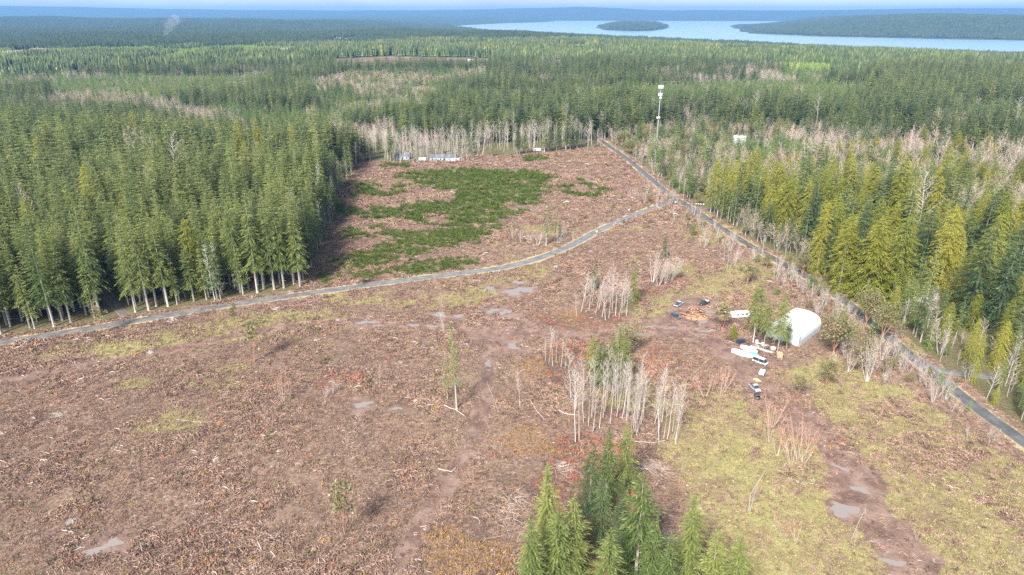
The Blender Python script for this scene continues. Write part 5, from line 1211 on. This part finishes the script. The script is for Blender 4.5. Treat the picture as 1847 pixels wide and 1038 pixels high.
for q, (a, b) in enumerate(((1256,371),(1260,371.4),(1264,371.8),(1269,372.2))):
    x, y = G(a, b); t = thing('mailbox', ('leftmost', 'second', 'third', 'rightmost')[q] + ' white mailbox in the row opposite the junction', 'mailbox', (x, y, gz1(x, y)), .3); MB().box(-.06, .06, -.06, .06, -.2, 1.0).obj('post', M['polewood'], t); b_ = MB()
    pf = [(-.3, 1.0), (.3, 1.0), (.3, 1.35), (.2, 1.52), (0, 1.6), (-.2, 1.52), (-.3, 1.35)]; b_.prism(pf, -.5, .5).obj('box', M['wpaint'], t); MB().box(-.27, .27, -.53, -.505, 1.03, 1.4).obj('lid', M['seam'], t)
for q, (a, b, lb) in enumerate(((255,574,'white marker post right of the side track'), (80,617,'white marker post on the verge at far left'))):
    x, y = G(a, b); t = thing('marker_post', lb, 'post', (x, y, gz1(x, y))); MB().box(-.09, .09, -.05, .05, -.2, 1.2).obj('post', M['wpaint'], t); MB().box(-.07, .07, -.07, -.052, .9, 1.1).obj('reflector', M['yellow'], t)
for a, b, w, lb in ((272,636,1.3,'pale boulder on the track in the left field'), (610,578,1.0,'small white rock near the puddled track'), (571,616,1.2,'white rock in the red brown patch below the track'), (1003,482,1.6,'pale rock heap below the road curve')):
    r = np.random.default_rng(a); V = []; 
    for k_ in range(7):
        for j_ in range(12): t_ = math.pi * .5 * k_ / 6; V.append((w * math.cos(t_) * math.cos(j_ * .5236) * r.uniform(.8, 1.15), w * .8 * math.cos(t_) * math.sin(j_ * .5236) * r.uniform(.8, 1.15), w * .6 * math.sin(t_) * r.uniform(.85, 1.1)))
    o = mesh_obj('rock', V, [(k_ * 12 + j_, k_ * 12 + (j_ + 1) % 12, k_ * 12 + 12 + (j_ + 1) % 12, k_ * 12 + 12 + j_) for k_ in range(6) for j_ in range(12)], M['rock']); x, y = G(a, b); o.location = (x, y, gz1(x, y) - .05); tag(o, lb, 'rock')

# ------------------------------------------------------------------ haze and the smoke above the far forest
def vol_mat(name, col, dens):
    m, N, L, p = new_mat(name); N.remove(p); v = N.new('ShaderNodeVolumePrincipled'); v.inputs['Color'].default_value = (*col, 1); v.inputs['Density'].default_value = dens; v.inputs['Anisotropy'].default_value = .1
    L.new(v.outputs[0], N['Material Output'].inputs['Volume']); return m
zmin = float(GZ.min()); zmax = float(GZ.max())
hz_o = MB().box(-33000, 33000, -33000, 33000, min(zmin, WZ) - 1.2, max(zmax + 40, CAMZ + 40)).obj('haze', vol_mat('haze_air', (.24, .52, 1.0), HAZE_DENS)); tag(hz_o, 'thin blue haze over the distant forest', 'haze', kind='stuff')
sx, sy = G(300, 76); m = MB(); r = np.random.default_rng(2)
for q in range(7):
    c = (q * 7.5 + r.normal(0, 4), r.normal(0, 6), 14 + q * 12.0); R_ = 7 + q * 2.2 + r.uniform(-1, 2); b = len(m.v); nn, kk = 12, 8; V = []
    for a in range(kk + 1):
        for k_ in range(nn): t_ = math.pi * a / kk; f_ = R_ * (1 + r.normal(0, .08)); V.append((c[0] + f_ * math.sin(t_) * math.cos(k_ * 6.283 / nn), c[1] + f_ * math.sin(t_) * math.sin(k_ * 6.283 / nn), c[2] + f_ * 1.1 * math.cos(t_)))
    m.add(V, [(a * nn + k_, a * nn + nn + k_, a * nn + nn + (k_ + 1) % nn, a * nn + (k_ + 1) % nn) for a in range(kk) for k_ in range(nn)])
o = m.obj('smoke', vol_mat('smoke_plume', (.95, .97, 1.0), .007)); o.location = (sx, sy, gz1(sx, sy)); tag(o, 'thin white smoke plume rising from the distant forest', 'smoke', kind='stuff')
